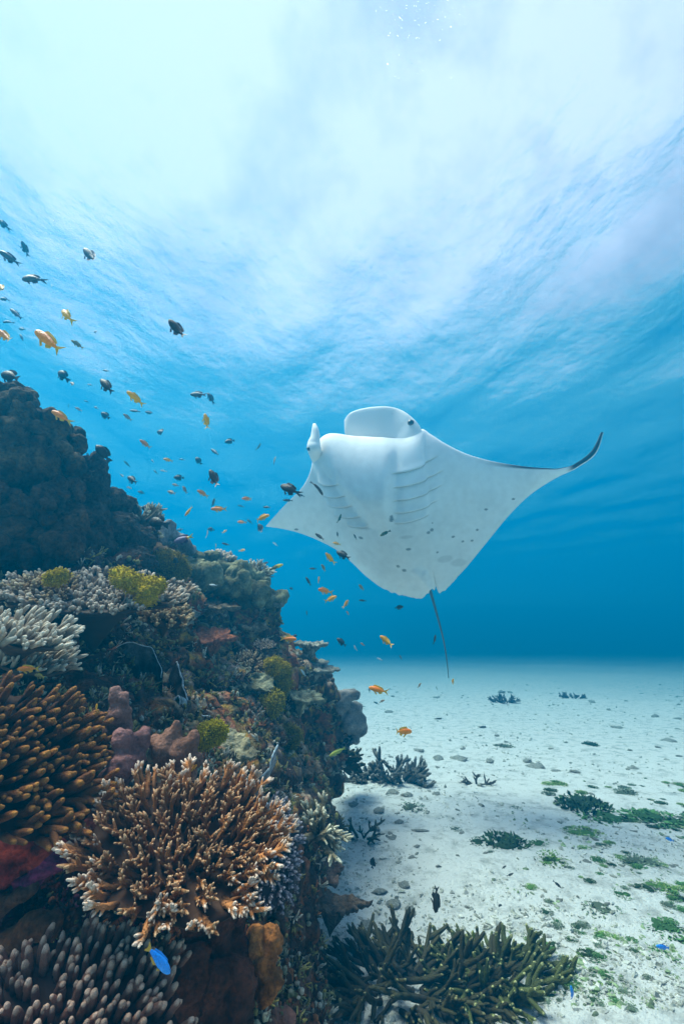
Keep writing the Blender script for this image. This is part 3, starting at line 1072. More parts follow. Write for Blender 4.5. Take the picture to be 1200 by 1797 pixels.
# ---- sponges in the dark lower corner
M_SPON = tint_mat('crust_sponge', 50.0, 0.9, 1.0, 0.014, 0.7)
lobe_coral('crust_sponge', 'deep red crust sponge under the amber finger coral', 'sponge',
           [(30, 1470, 1.02, 40, 30), (70, 1500, 1.02, 34, 24), (10, 1520, 1.0, 40, 26), (75, 1460, 1.05, 20, 18)], .008, M_SPON, (16, 5, 10),
           [(16, .02, 4, True)], 1, ((.26, .02, .012), (.75, .10, .04)))
lobe_coral('crust_sponge', 'magenta crust sponge ridge below the deep red sponge', 'sponge',
           [(95, 1515, 1.0, 26, 12), (70, 1530, 1.0, 22, 12), (45, 1548, .99, 22, 10), (112, 1502, 1.02, 12, 18)], .007, M_SPON, (10, 4, 8),
           [(16, .014, 4, True)], 1, ((.14, .016, .06), (.42, .06, .18)))
lobe_coral('crust_sponge', 'brown orange sponge lump low at the left edge', 'sponge',
           [(60, 1630, .96, 30, 22), (85, 1625, .96, 20, 18), (25, 1650, .95, 26, 16)], .008, M_SPON, (8, 4, 7),
           [(16, .016, 4, True)], 1, ((.10, .035, .012), (.30, .11, .04)))
lobe_coral('crust_sponge', 'rounded brown sponge rim curling at the left edge above the brown orange lump', 'sponge',
           [(10, 1585, .97, 24, 14), (35, 1572, .97, 18, 14), (55, 1558, .98, 14, 10), (-20, 1600, .97, 30, 16)], .007, M_SPON, None,
           [(20, .006, 3, False)], 2, ((.10, .04, .02), (.24, .10, .055)))
# tall folded vase sponge
lobe_coral('vase_sponge', 'tall dark red brown folded sponge under the tan table coral', 'sponge',
           [(350, 1660, 1.06, 22, 60), (385, 1680, 1.05, 20, 80), (415, 1670, 1.08, 18, 70), (340, 1740, 1.0, 26, 70), (375, 1760, 1.0, 24, 60), (405, 1760, 1.02, 24, 70), (318, 1790, .98, 24, 50)],
           .009, M_SPON, None, [(8, .055, 4, True), (30, .012, 3, True)], 1, ((.035, .010, .005), (.13, .036, .016)))
lobe_coral('orange_sponge', 'peach orange sponge fold standing right of the dark folded sponge', 'sponge',
           [(447, 1660, 1.1, 10, 26), (455, 1700, 1.09, 12, 30), (468, 1735, 1.08, 15, 22), (478, 1722, 1.09, 12, 18), (470, 1690, 1.1, 12, 26), (472, 1650, 1.12, 14, 24)],
           .007, M_SPON, None, [(14, .03, 4, True), (45, .008, 3, False)], 1, ((.15, .045, .006), (.58, .22, .06)))


# ---- small encrusting life all over the rock
def build_turf():
    mat = tint_mat('reef_turf', 120.0, 0.95, 0.6, 0.004, 0.5)
    vs, fs, cs, n = [], [], [], 0
    pal_mid = [(.20, .19, .08), (.30, .30, .22), (.26, .22, .07), (.24, .09, .035), (.10, .08, .06), (.08, .055, .04), (.36, .33, .27), (.16, .15, .07)]
    pal_low = [(.18, .035, .025), (.14, .06, .02), (.22, .08, .03), (.10, .05, .05), (.15, .03, .07), (.06, .04, .03)]
    pal_top = [(.04, .032, .025), (.08, .06, .045), (.05, .038, .03)]
    made = 0
    tries = 0
    while made < 5500 and tries < 40000:
        tries += 1
        x, y = random.uniform(-60, 650), random.uniform(690, 1800)
        loc, nor, d = hit_reef(x, y)
        if loc is None:
            continue
        if fbm(loc, 4.0, 3) < random.uniform(-.5, .3):
            continue
        low = y > 1400 and x < 430
        pal = pal_low if low and random.random() < .85 else (pal_top if y < 950 and x < 260 else pal_mid)
        c = Vector(random.choice(pal)) * random.uniform(.6, 1.25)
        k = random.random()
        s = random.uniform(.004, .013) * (0.45 + 0.35 * d)
        if k < .55:      # cluster of polyps
            for _ in range(random.randint(2, 4)):
                off = Vector((random.gauss(0, 1), random.gauss(0, 1), random.gauss(0, 1))) * s
                v = ICO1_V * (s * random.uniform(.5, 1.0)) * np.array([random.uniform(.7, 1.2), random.uniform(.7, 1.2), random.uniform(.7, 1.2)])
                v = v * (1 + rng.normal(0, .12, (len(v), 1)))
                vs.append(v + np.array(loc + off + nor * s * .2))
                fs.append(ICO1_F + n)
                cs.append(np.tile(np.array(c) * random.uniform(.75, 1.25), (len(v), 1)))
                n += len(v)
        else:            # little twig tuft
            for _ in range(random.randint(3, 6)):
                dr = (nor + Vector((random.gauss(0, .5), random.gauss(0, .5), random.gauss(0, .5) + .3))).normalized()
                vv, ff, tt = [], [], []
                L0 = s * random.uniform(1.5, 3.5)
                tube(vv, ff, tt, [loc - dr * s * .3, loc + dr * L0 * .5 + Vector((random.uniform(-1, 1), random.uniform(-1, 1), 0)) * s * .3, loc + dr * L0], [s * .3, s * .26, s * .15], 4)
                vs.append(np.array([q[:] for q in vv]))
                fs.append(np.array([list(q) if len(q) == 3 else list(q[:3]) for q in ff] + [[q[0], q[2], q[3]] for q in ff if len(q) == 4]) + n)
                w = np.array(tt)[:, None] * .7 + .7
                cs.append(np.array(c)[None, :] * w)
                n += len(vv)
        made += 1
    m = mesh('reef_turf', np.concatenate(vs), np.concatenate(fs).tolist(), mat)
    set_color(m, np.concatenate(cs))
    o = link('reef_turf', m)
    tag(o, 'low crust of polyps, algae turf and twiglets covering the reef rock', 'turf', kind='stuff')


build_turf()

# ================================================================== MANTA RAY
def catmull(xs, ys, q):
    """smooth monotone-ish interpolation of ys (n x k) at q"""
    xs, ys = np.asarray(xs, float), np.asarray(ys, float)
    dydx = np.gradient(ys, xs, axis=0)
    k = np.clip(np.searchsorted(xs, q) - 1, 0, len(xs) - 2)
    h = (xs[k + 1] - xs[k])[:, None]
    t = ((q - xs[k])[:, None]) / h
    return ((2 * t ** 3 - 3 * t ** 2 + 1) * ys[k] + (t ** 3 - 2 * t ** 2 + t) * h * dydx[k]
            + (-2 * t ** 3 + 3 * t ** 2) * ys[k + 1] + (t ** 3 - t ** 2) * h * dydx[k + 1])


def unproject(P):
    """n x 3 (px, py, depth) -> world"""
    P = np.asarray(P, float)
    d = P[..., 2:3]
    return (np.array(CAM) + d * (np.array(FWD) + (P[..., 0:1] - 600) / F * np.array(RGT) - (P[..., 1:2] - 898.5) / F * np.array(UPV)))


def build_manta():
    ST = [  # span station, leading edge, trailing edge
        (0.00, (467, 923, 5.30), (467, 924, 5.30)), (0.06, (481, 907, 5.18), (495, 928, 5.25)), (0.14, (505, 881, 5.00), (530, 937, 5.15)),
        (0.22, (528, 858, 4.82), (568, 953, 5.05)), (0.30, (543, 831, 4.62), (597, 970, 4.98)), (0.36, (549, 806, 4.56), (620, 990, 4.92)),
        (0.40, (554, 780, 4.50), (645, 1014, 4.88)), (0.44, (573, 762, 4.46), (672, 1033, 4.85)), (0.50, (625, 765, 4.42), (712, 1047, 4.80)),
        (0.54, (668, 767, 4.40), (741, 1050, 4.78)), (0.57, (705, 768, 4.40), (757, 1036, 4.76)), (0.60, (738, 753, 4.40), (773, 1041, 4.75)),
        (0.63, (754, 761, 4.38), (789, 1028, 4.72)), (0.67, (779, 777, 4.36), (808, 1008, 4.68)), (0.72, (815, 795, 4.36), (832, 979, 4.60)),
        (0.78, (862, 809, 4.36), (862, 942, 4.52)), (0.84, (910, 817, 4.36), (898, 899, 4.45)), (0.90, (955, 821, 4.36), (940, 861, 4.42)),
        (0.94, (985, 821, 4.40), (981, 836, 4.42)), (0.965, (1010, 813, 4.44), (1014, 820, 4.45)), (0.985, (1040, 788, 4.52), (1047, 794, 4.52)),
        (1.00, (1054, 758, 4.60), (1059, 759, 4.60))]
    us = np.array([s[0] for s in ST])
    nu, nv = 460, 250
    uu = np.linspace(0, 1, nu)
    Lp = catmull(us, np.array([s[1] for s in ST]), uu)
    Tp = catmull(us, np.array([s[2] for s in ST]), uu)
    # nibbled rear edge
    rag = np.array([noise.noise(Vector((u * 90, 0, 0))) * 3.2 + abs(noise.noise(Vector((u * 170, 4, 0)))) * -3.0 for u in uu])
    rag *= smooth01(.38, .46, uu) * (1 - smooth01(.66, .70, uu))
    # cleft beside the tail
    vv = np.linspace(0, 1, nv) ** 1.15
    G = Lp[:, None, :] * (1 - vv[None, :, None]) + Tp[:, None, :] * vv[None, :, None]
    G[..., 1] += (rag - 15 * np.exp(-((uu - .586) / .004) ** 2))[:, None] * vv[None, :] ** 14
    px, py = G[..., 0], G[..., 1]
    W = unproject(G)
    du = np.gradient(W, axis=0)
    dv = np.gradient(W, axis=1)
    nrm = np.cross(du, dv)
    ln = np.linalg.norm(nrm, axis=-1, keepdims=True)
    nrm = nrm / np.maximum(ln, 1e-9)
    cen = W.mean((0, 1))
    if np.median((nrm * (np.array(CAM) - W)).sum(-1)) < 0:
        nrm = -nrm                      # towards the camera: the belly side
    # smooth reference normal so thin edges stay clean
    nbar = nrm[nu // 4:3 * nu // 4].mean((0, 1))
    nbar /= np.linalg.norm(nbar)
    nrm = nrm * .4 + nbar * .6
    nrm /= np.linalg.norm(nrm, axis=-1, keepdims=True)
    U, Vg = np.meshgrid(uu, vv, indexing='ij')
    body = np.exp(-((U - .53) / .105) ** 2)
    wing = np.exp(-((U - .53) / .27) ** 2)
    hr = np.minimum(1, Vg / (0.17 + 0.05 * (1 - body)))
    head_round = np.sqrt(np.maximum(0, 1 - (1 - hr) ** 2))
    aero = head_round * (1 - smooth01(.25, 1.0, Vg) * .97) * np.minimum(1, (1 - Vg) * 12)
    belly = np.sin(np.pi * np.clip(Vg, 0, 1) ** .75) ** .9
    th = (0.10 * body + 0.03 * wing + 0.004) * aero + (0.20 * np.exp(-((U - .53) / .13) ** 2) + .055 * wing) * belly
    # ---- belly relief in the animal's own plane
    def side(x0, y0, x1, y1):
        L_ = math.hypot(x1 - x0, y1 - y0)
        return ((x1 - x0) * (py - y0) - (y1 - y0) * (px - x0)) / L_
    sl = -side(552, 790, 668, 922)          # right of the left gill line
    sr = side(692, 740, 697, 910)           # left of the right gill line
    throat = smooth01(-4, 26, sl) * smooth01(-6, 16, sr) * (1 - smooth01(850, 935, py)) * smooth01(-0.02, 0.34, Vg)
    rel = 0.085 * throat
    rel -= 0.016 * np.exp(-((sr + 3) / 7) ** 2) * smooth01(770, 800, py) * (1 - smooth01(880, 925, py))
    rel -= 0.012 * np.exp(-((sl + 2) / 9) ** 2) * smooth01(800, 830, py) * (1 - smooth01(890, 925, py))
    gills = []
    for (x0, y0, x1, y1, sag) in [(563, 842, 606, 837, 5), (570, 862, 619, 855, 5), (580, 880, 630, 872, 4), (594, 898, 643, 890, 3), (617, 912, 656, 908, 2)]:
        gills.append((x0, y0, x1, y1, sag))
    for (x0, y0, x1, y1, sag) in [(691, 819, 770, 795, 5), (693, 841, 778, 820, 4), (694, 862, 778, 843, 4), (695, 882, 770, 868, 4), (697, 900, 752, 889, 3)]:
        gills.append((x0, y0, x1, y1, sag))
    groove = np.zeros_like(px)
    for x0, y0, x1, y1, sag in gills:
        t = (px - x0) / (x1 - x0)
        yc = y0 + (y1 - y0) * t + sag * 4 * t * (1 - t)
        m_ = smooth01(-.04, .10, t) * (1 - smooth01(.85, 1.05, t))
        dy = py - yc
        rel += m_ * (0.036 * np.exp(-np.maximum(-dy, 0) / 9.0) * (1 - smooth01(-1.5, 1.5, dy)) - 0.014 * np.exp(-(dy / 1.8) ** 2))
        groove = np.maximum(groove, m_ * np.exp(-((dy - .2) / 1.05) ** 2))
    # pelvic folds by the tail
    for x0, y0, x1, y1 in [(725, 985, 752, 1030), (742, 990, 757, 1030)]:
        t = np.clip(((px - x0) * (x1 - x0) + (py - y0) * (y1 - y0)) / ((x1 - x0) ** 2 + (y1 - y0) ** 2), 0, 1)
        dd = np.hypot(px - x0 - t * (x1 - x0), py - y0 - t * (y1 - y0))
        rel += .030 * np.exp(-(dd / 6.0) ** 2) * smooth01(0, .3, t)
    # faint fin-ray ripples near the rear margin
    rel += .0022 * np.sin(U * 260) * smooth01(.7, .95, Vg) * (1 - smooth01(.97, 1, Vg)) * np.exp(-((U - .53) / .2) ** 2)
    edge = np.minimum(1, np.minimum(Vg, 1 - Vg) * 40)
    Vn = W + nrm * (th * .95 + rel * edge)[..., None]
    Dn = W - nrm * (th * .5)[..., None]
    # ---- pigment, with belly and gill crease shading painted in
    white = np.array([.90, .90, .89])
    dark = np.array([.018, .022, .028])
    tv = np.tile(white, (nu, nv, 1))
    n1 = np.array([[fbm((px[i, j] * .02, py[i, j] * .02, 0), 1.0, 4) for j in range(nv)] for i in range(nu)])
    n2 = np.array([[fbm((px[i, j] * .09, py[i, j] * .09, 5), 1.0, 3) for j in range(nv)] for i in range(nu)])
    shade = np.clip(.09 * n1 + .06 * n2 + .13 * smooth01(.12, .5, Vg) * (1 - smooth01(.78, .95, Vg)) * np.exp(-((U - .5) / .22) ** 2), -.03, .42)  # random mottling, plus shading of the mid belly painted into the colour
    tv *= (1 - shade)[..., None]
    sp = [(758, 917, 5, 3.5), (751, 921, 4, 3), (718, 948, 4.5, 2.6), (701, 982, 3, 2.6), (711, 990, 3.6, 2.8), (768, 960, 2.4, 2), (852, 892, 3.6, 2.2),
          (795, 936, 3, 2), (837, 928, 2.4, 2), (828, 947, 2.5, 2), (812, 947, 2.5, 2), (640, 932, 4, 2.5), (692, 888, 2.5, 4), (692, 893, 3, 3), (900, 875, 3, 2),
          (520, 929, 4, 2), (805, 985, 16, 8), (782, 975, 14, 7), (715, 925, 12, 4), (760, 905, 2.2, 1.6)]
    for k, (sx, sy, rx, ry) in enumerate(sp):
        e = ((px - sx) / rx) ** 2 + ((py - sy) / ry) ** 2 + n1 * .5
        amt = .20 if rx > 10 else .75
        w_ = (1 - smooth01(.5, 1.3, e)) * amt
        tv = tv * (1 - w_[..., None]) + np.array([.07, .085, .09]) * w_[..., None]
    tv *= (1 - .62 * groove)[..., None]  # shade inside the gill creases, darkened in the colour
    # dark back wraps over the front edge of the wing and the curled tip
    lead = smooth01(.74, .86, U) * (1 - smooth01(.03, .07, Vg))
    tip = smooth01(.948, .962, U) * (1 - smooth01(.72, .9, Vg))
    w_ = np.clip(np.maximum(lead * .95, tip), 0, 1)[..., None]
    tv = tv * (1 - w_) + dark * w_
    td = np.tile(dark, (nu, nv, 1))
    td[:, :2] = tv[:, :2] * .5 + td[:, :2] * .5
    shoulder = np.exp(-((U - .53) / .13) ** 2) * np.exp(-((Vg - .22) / .07) ** 2)
    td = td * (1 - shoulder[..., None] * .8) + np.array([.6, .62, .62]) * shoulder[..., None] * .8
    rim = (Vg < .035) & (U < .76)
    td[rim] = white
    V_ = np.concatenate([Vn.reshape(-1, 3), Dn.reshape(-1, 3)])
    T_ = np.concatenate([tv.reshape(-1, 3), td.reshape(-1, 3)])
    idx = np.arange(nu * nv).reshape(nu, nv)
    q = np.stack([idx[:-1, :-1], idx[:-1, 1:], idx[1:, 1:], idx[1:, :-1]], -1).reshape(-1, 4)
    faces = q.tolist() + (q[:, ::-1] + nu * nv).tolist()
    o2 = nu * nv
    for j in (0, nv - 1):
        a, b = idx[:-1, j], idx[1:, j]
        s_ = np.stack([a, b, b + o2, a + o2], -1)
        faces += (s_ if j == 0 else s_[:, ::-1]).tolist()
    verts = V_.tolist()
    tints = T_.tolist()

    def loft(c0, c1, thick, n=70, k=28, tint=white, bulge=1.0, dorsal=dark):
        """flattened lobe between two px/py/depth curves"""
        c0, c1 = np.array(c0, float), np.array(c1, float)
        q0 = catmull(np.linspace(0, 1, len(c0)), c0, np.linspace(0, 1, n))
        q1 = catmull(np.linspace(0, 1, len(c1)), c1, np.linspace(0, 1, n))
        A, B = unproject(q0), unproject(q1)
        n0 = len(verts)
        for i in range(n):
            t = i / (n - 1)
            w = (1 - t ** 6) ** .5 if t < 1 else 0.0
            ax = B[i] - A[i]
            mid_ = (A[i] + B[i]) / 2
            tg = A[min(i + 1, n - 1)] - A[max(i - 1, 0)] + B[min(i + 1, n - 1)] - B[max(i - 1, 0)]
            nn = np.cross(ax, tg)
            nn /= max(1e-9, np.linalg.norm(nn))
            if nn @ (np.array(CAM) - mid_) < 0:
                nn = -nn
            for s in range(k):
                an = 2 * math.pi * s / k
                th_ = thick * max(.12, w) * (1 - .55 * t)
                verts.append((mid_ + ax / 2 * math.cos(an) + nn * th_ * math.sin(an) * bulge).tolist())
                tints.append((tint if math.sin(an) > -.5 else dorsal).tolist())
        for i in range(n - 1):
            for s in range(k):
                s2 = (s + 1) % k
                faces.append((n0 + i * k + s, n0 + i * k + s2, n0 + (i + 1) * k + s2, n0 + (i + 1) * k + s))
        verts.append(((A[-1] + B[-1]) / 2).tolist())
        tints.append(tint.tolist())
        e = len(verts) - 1
        for s in range(k):
            faces.append((n0 + (n - 1) * k + s, n0 + (n - 1) * k + (s + 1) % k, e))

    # the two head fins: broad paddle on the right, its twin edge-on at the left
    loft([(752, 815, 4.62), (749, 782, 4.38), (737, 749, 4.37), (719, 729, 4.42), (698, 717, 4.48), (672, 713, 4.50), (640, 716, 4.54), (615, 724, 4.58), (604, 737, 4.62)],
         [(716, 815, 4.62), (708, 796, 4.38), (697, 786, 4.42), (688, 782, 4.47), (670, 780, 4.50), (650, 779, 4.53), (630, 778, 4.56), (613, 772, 4.60), (605, 760, 4.62)], .05, dorsal=white * .9)
    loft([(556, 826, 4.75), (547, 808, 4.55), (540, 788, 4.42), (541, 776, 4.42), (546, 766, 4.42), (548, 752, 4.42), (549, 743, 4.42)],
         [(574, 815, 4.75), (567, 802, 4.50), (563, 788, 4.33), (561, 776, 4.33), (560, 764, 4.34), (558, 752, 4.36), (554, 743, 4.40)], .05, dorsal=white * .9)
    # whip tail
    tp = catmull(np.linspace(0, 1, 7), np.array([(749, 1016, 4.72), (755, 1037, 4.76), (762, 1062, 4.80), (771, 1095, 4.86), (779, 1128, 4.92), (784, 1160, 4.98), (787, 1190, 5.04)], float), np.linspace(0, 1, 40))
    tw = unproject(tp)
    vv_, ff_, tt_ = [], [], []
    tube(vv_, ff_, tt_, [Vector(p) for p in tw], [.021 * (1 - .78 * (i / 39) ** .7) for i in range(40)], 8)
    n0 = len(verts)
    verts += [v[:] for v in vv_]
    tints += [((.07, .15, .20) if t > .12 else (.45, .5, .52)) for t in tt_]
    faces += [tuple(i + n0 for i in f) for f in ff_]

    base = Vector(cen)
    m = mesh('body', np.array(verts) - np.array(base), faces)
    set_color(m, np.array(tints))
    mt, N, L, b = new_mat('manta_skin')
    a = nd(N, 'ShaderNodeAttribute', attribute_name='tint')
    L.new(a.outputs['Color'], b.inputs['Base Color'])
    b.inputs['Roughness'].default_value = .55
    b.inputs['Specular IOR Level'].default_value = .3
    tc = N.new('ShaderNodeTexCoord')
    nn = nd(N, 'ShaderNodeTexNoise', Scale=70.0, Detail=5.0)
    L.new(tc.outputs['Object'], nn.inputs['Vector'])
    bu = nd(N, 'ShaderNodeBump', Strength=.25, Distance=.004)
    L.new(nn.outputs['Fac'], bu.inputs['Height'])
    L.new(bu.outputs[0], b.inputs['Normal'])
    m.materials.append(mt)
    root = empty('manta_ray', base, 'white bellied manta ray gliding over the sand with one dark tipped wing raised', 'manta ray')
    body_o = link('body', m, root)
    eye_m = plain_mat('manta_eye', (.012, .013, .015), .15, .6, .2)
    lid_m = plain_mat('manta_eyelid', (.16, .17, .17), .5, .3, .2)
    for (ex, ey, ed, s) in [(721, 741, 4.375, .027), (542, 787, 4.36, .018)]:
        e = link('eye', spheres_mesh('eye', [((0, 0, 0), (s, s * .7, s))], eye_m), root)
        e.location = at(ex, ey, ed) - base
        l = link('eyelid', spheres_mesh('eyelid', [((0, .004, 0.0), (s * 1.28, s * .6, s * 1.25))], lid_m), e)
    return root, body_o


manta, manta_body = build_manta()
bpy.context.view_layer.update()
MANTA_BVH = bvh_of([manta_body])


# ================================================================== FISH
def fish_mat(name, stops, belly=None, rough=.4, stripe=None):
    """pigment along the body from tail (0) to snout (1), scale pattern as fine relief"""
    m, N, L, b = new_mat(name)
    tc = N.new('ShaderNodeTexCoord')
    sx = N.new('ShaderNodeSeparateXYZ')
    L.new(tc.outputs['Object'], sx.inputs[0])
    ad = nd(N, 'ShaderNodeMath', operation='ADD')
    L.new(sx.outputs['X'], ad.inputs[0])
    ad.inputs[1].default_value = .5
    rp = ramp(N, stops)
    L.new(ad.outputs[0], rp.inputs['Fac'])
    last = rp.outputs['Color']
    if belly:
        mz = nd(N, 'ShaderNodeMapRange')
        mz.inputs['From Min'].default_value = .06
        mz.inputs['From Max'].default_value = -.14
        L.new(sx.outputs['Z'], mz.inputs['Value'])
        mx = nd(N, 'ShaderNodeMix', data_type='RGBA')
        L.new(mz.outputs[0], mx.inputs['Factor'])
        L.new(last, mx.inputs['A'])
        mx.inputs['B'].default_value = (*belly, 1)
        last = mx.outputs['Result']
    vo = nd(N, 'ShaderNodeTexVoronoi', Scale=26.0)
    L.new(tc.outputs['Object'], vo.inputs['Vector'])
    mr = nd(N, 'ShaderNodeMapRange')
    mr.inputs['To Min'].default_value = 1.15
    mr.inputs['To Max'].default_value = .7
    L.new(vo.outputs['Distance'], mr.inputs['Value'])
    sc = nd(N, 'ShaderNodeVectorMath', operation='SCALE')
    L.new(last, sc.inputs[0])
    L.new(mr.outputs[0], sc.inputs['Scale'])
    L.new(sc.outputs[0], b.inputs['Base Color'])
    b.inputs['Roughness'].default_value = rough
    b.inputs['Specular IOR Level'].default_value = .4
    bu = nd(N, 'ShaderNodeBump', Strength=.3, Distance=.01)
    L.new(vo.outputs['Distance'], bu.inputs['Height'])
    L.new(bu.outputs[0], b.inputs['Normal'])
    return m


def fin_mat(name, col, back=None):
    m, N, L, b = new_mat(name)
    tc = N.new('ShaderNodeTexCoord')
    wv = nd(N, 'ShaderNodeTexWave', Scale=9.0, Distortion=1.5)
    L.new(tc.outputs['Object'], wv.inputs['Vector'])
    rp = ramp(N, [(0.0, tuple(c * .6 for c in col)), (1.0, col)])
    L.new(wv.outputs['Fac'], rp.inputs['Fac'])
    L.new(rp.outputs['Color'], b.inputs['Base Color'])
    b.inputs['Roughness'].default_value = .5
    return m


def fish_body(profile, width, mat):
    """profile: (x, z top, z bottom) from tail root to snout, body length 1"""
    P = np.array(profile, float)
    x = np.linspace(P[0, 0], P[-1, 0], 18)
    top = catmull(P[:, 0], P[:, 1:2], x)[:, 0]
    bot = catmull(P[:, 0], P[:, 2:3], x)[:, 0]
    k = 12
    v, f = [], []
    for i in range(18):
        c, h = (top[i] + bot[i]) / 2, max(.004, (top[i] - bot[i]) / 2)
        w = width * (h / max((top - bot) / 2)) ** .8 * (1.0 + .25 * (x[i] + .1))
        for s in range(k):
            an = 2 * math.pi * s / k
            v.append((x[i], math.cos(an) * w, c + math.sin(an) * h))
    for i in range(17):
        for s in range(k):
            s2 = (s + 1) % k
            f.append((i * k + s, (i + 1) * k + s, (i + 1) * k + s2, i * k + s2))
    v += [(x[0] - .005, 0, (top[0] + bot[0]) / 2), (x[-1] + .008, 0, (top[-1] + bot[-1]) / 2)]
    for s in range(k):
        s2 = (s + 1) % k
        f += [(s, s2, 18 * k), (17 * k + s2, 17 * k + s, 18 * k + 1)]
    return mesh('body', v, f, mat)


def fin(name, outline, mat, t=.006, flip=0):
    """thin blade from a closed outline in x-z, thicker at the middle"""
    n = len(outline)
    cx = sum(p[0] for p in outline) / n
    cz = sum(p[1] for p in outline) / n
    v = [(p[0], 0, p[1]) for p in outline] + [(cx, t, cz), (cx, -t, cz)]
    f = []
    for i in range(n):
        j = (i + 1) % n
        f += [(i, j, n + 1), (j, i, n)]
    return mesh(name, v, f, mat, False)


EYE_M = plain_mat('fish_eye', (.01, .01, .012), .1, .6, .1)
EYER_M = plain_mat('fish_iris', (.55, .50, .40), .3, .5, .1)
EYE_MESH = spheres_mesh('eye', [((0, 0, 0), (.026, .014, .026))], EYE_M, True)

SHAPES = {
    'anthias': dict(prof=[(-.30, .035, -.035), (-.2, .06, -.06), (0, .105, -.105), (.18, .125, -.125), (.35, .105, -.10), (.46, .06, -.07), (.5, .01, -.02)], w=.085,
                    tail=[(-.28, .03), (-.36, .07), (-.52, .17), (-.43, .06), (-.39, 0), (-.43, -.06), (-.52, -.17), (-.36, -.07), (-.28, -.03)],
                    dorsal=[(.30, .12), (.24, .20), (.05, .19), (-.12, .16), (-.24, .10), (-.22, .05), (0, .11), (.2, .13)],
                    anal=[(0, -.11), (-.08, -.19), (-.2, -.14), (-.2, -.05)], pelvic=[(.22, -.13), (.06, -.25), (.02, -.20), (.12, -.12)], eye=(.37, .052, .035)),
    'chromis': dict(prof=[(-.30, .04, -.04), (-.2, .07, -.07), (-.02, .135, -.135), (.18, .16, -.155), (.36, .12, -.115), (.46, .06, -.06), (.5, .01, -.02)], w=.09,
                    tail=[(-.28, .035), (-.34, .06), (-.53, .13), (-.47, .06), (-.36, 0), (-.47, -.06), (-.53, -.13), (-.34, -.06), (-.28, -.035)],
                    dorsal=[(.28, .16), (.2, .23), (-.02, .22), (-.2, .17), (-.27, .10), (-.2, .06), (0, .15), (.18, .18)],
                    anal=[(.02, -.15), (-.1, -.25), (-.24, -.17), (-.2, -.06)], pelvic=[(.2, -.17), (.04, -.30), (.03, -.22), (.12, -.16)], eye=(.37, .055, .04)),
    'round': dict(prof=[(-.28, .04, -.04), (-.2, .10, -.10), (-.02, .20, -.19), (.18, .22, -.21), (.36, .17, -.16), (.46, .07, -.08), (.5, .02, -.03)], w=.09,
                  tail=[(-.26, .04), (-.36, .10), (-.5, .15), (-.46, 0), (-.5, -.15), (-.36, -.10), (-.26, -.04)],
                  dorsal=[(.28, .2), (.18, .30), (-.05, .31), (-.24, .24), (-.27, .12), (-.2, .08), (0, .22), (.18, .24)],
                  anal=[(.06, -.22), (-.08, -.32), (-.25, -.25), (-.22, -.08)], pelvic=[(.22, -.22), (.06, -.36), (.04, -.28), (.14, -.2)], eye=(.36, .06, .06)),
    'slender': dict(prof=[(-.34, .03, -.03), (-.2, .06, -.055), (0, .10, -.095), (.2, .11, -.105), (.38, .08, -.08), (.47, .035, -.04), (.5, .0, -.01)], w=.06,
                    tail=[(-.32, .028), (-.5, .10), (-.45, 0), (-.5, -.10), (-.32, -.028)],
                    dorsal=[(.28, .095), (.22, .14), (-.05, .14), (-.24, .10), (-.24, .045), (0, .09), (.2, .105)],
                    anal=[(.05, -.09), (-.05, -.14), (-.24, -.09), (-.2, -.05)], pelvic=[(.22, -.1), (.12, -.16), (.1, -.13), (.14, -.1)], eye=(.39, .036, .022)),
}
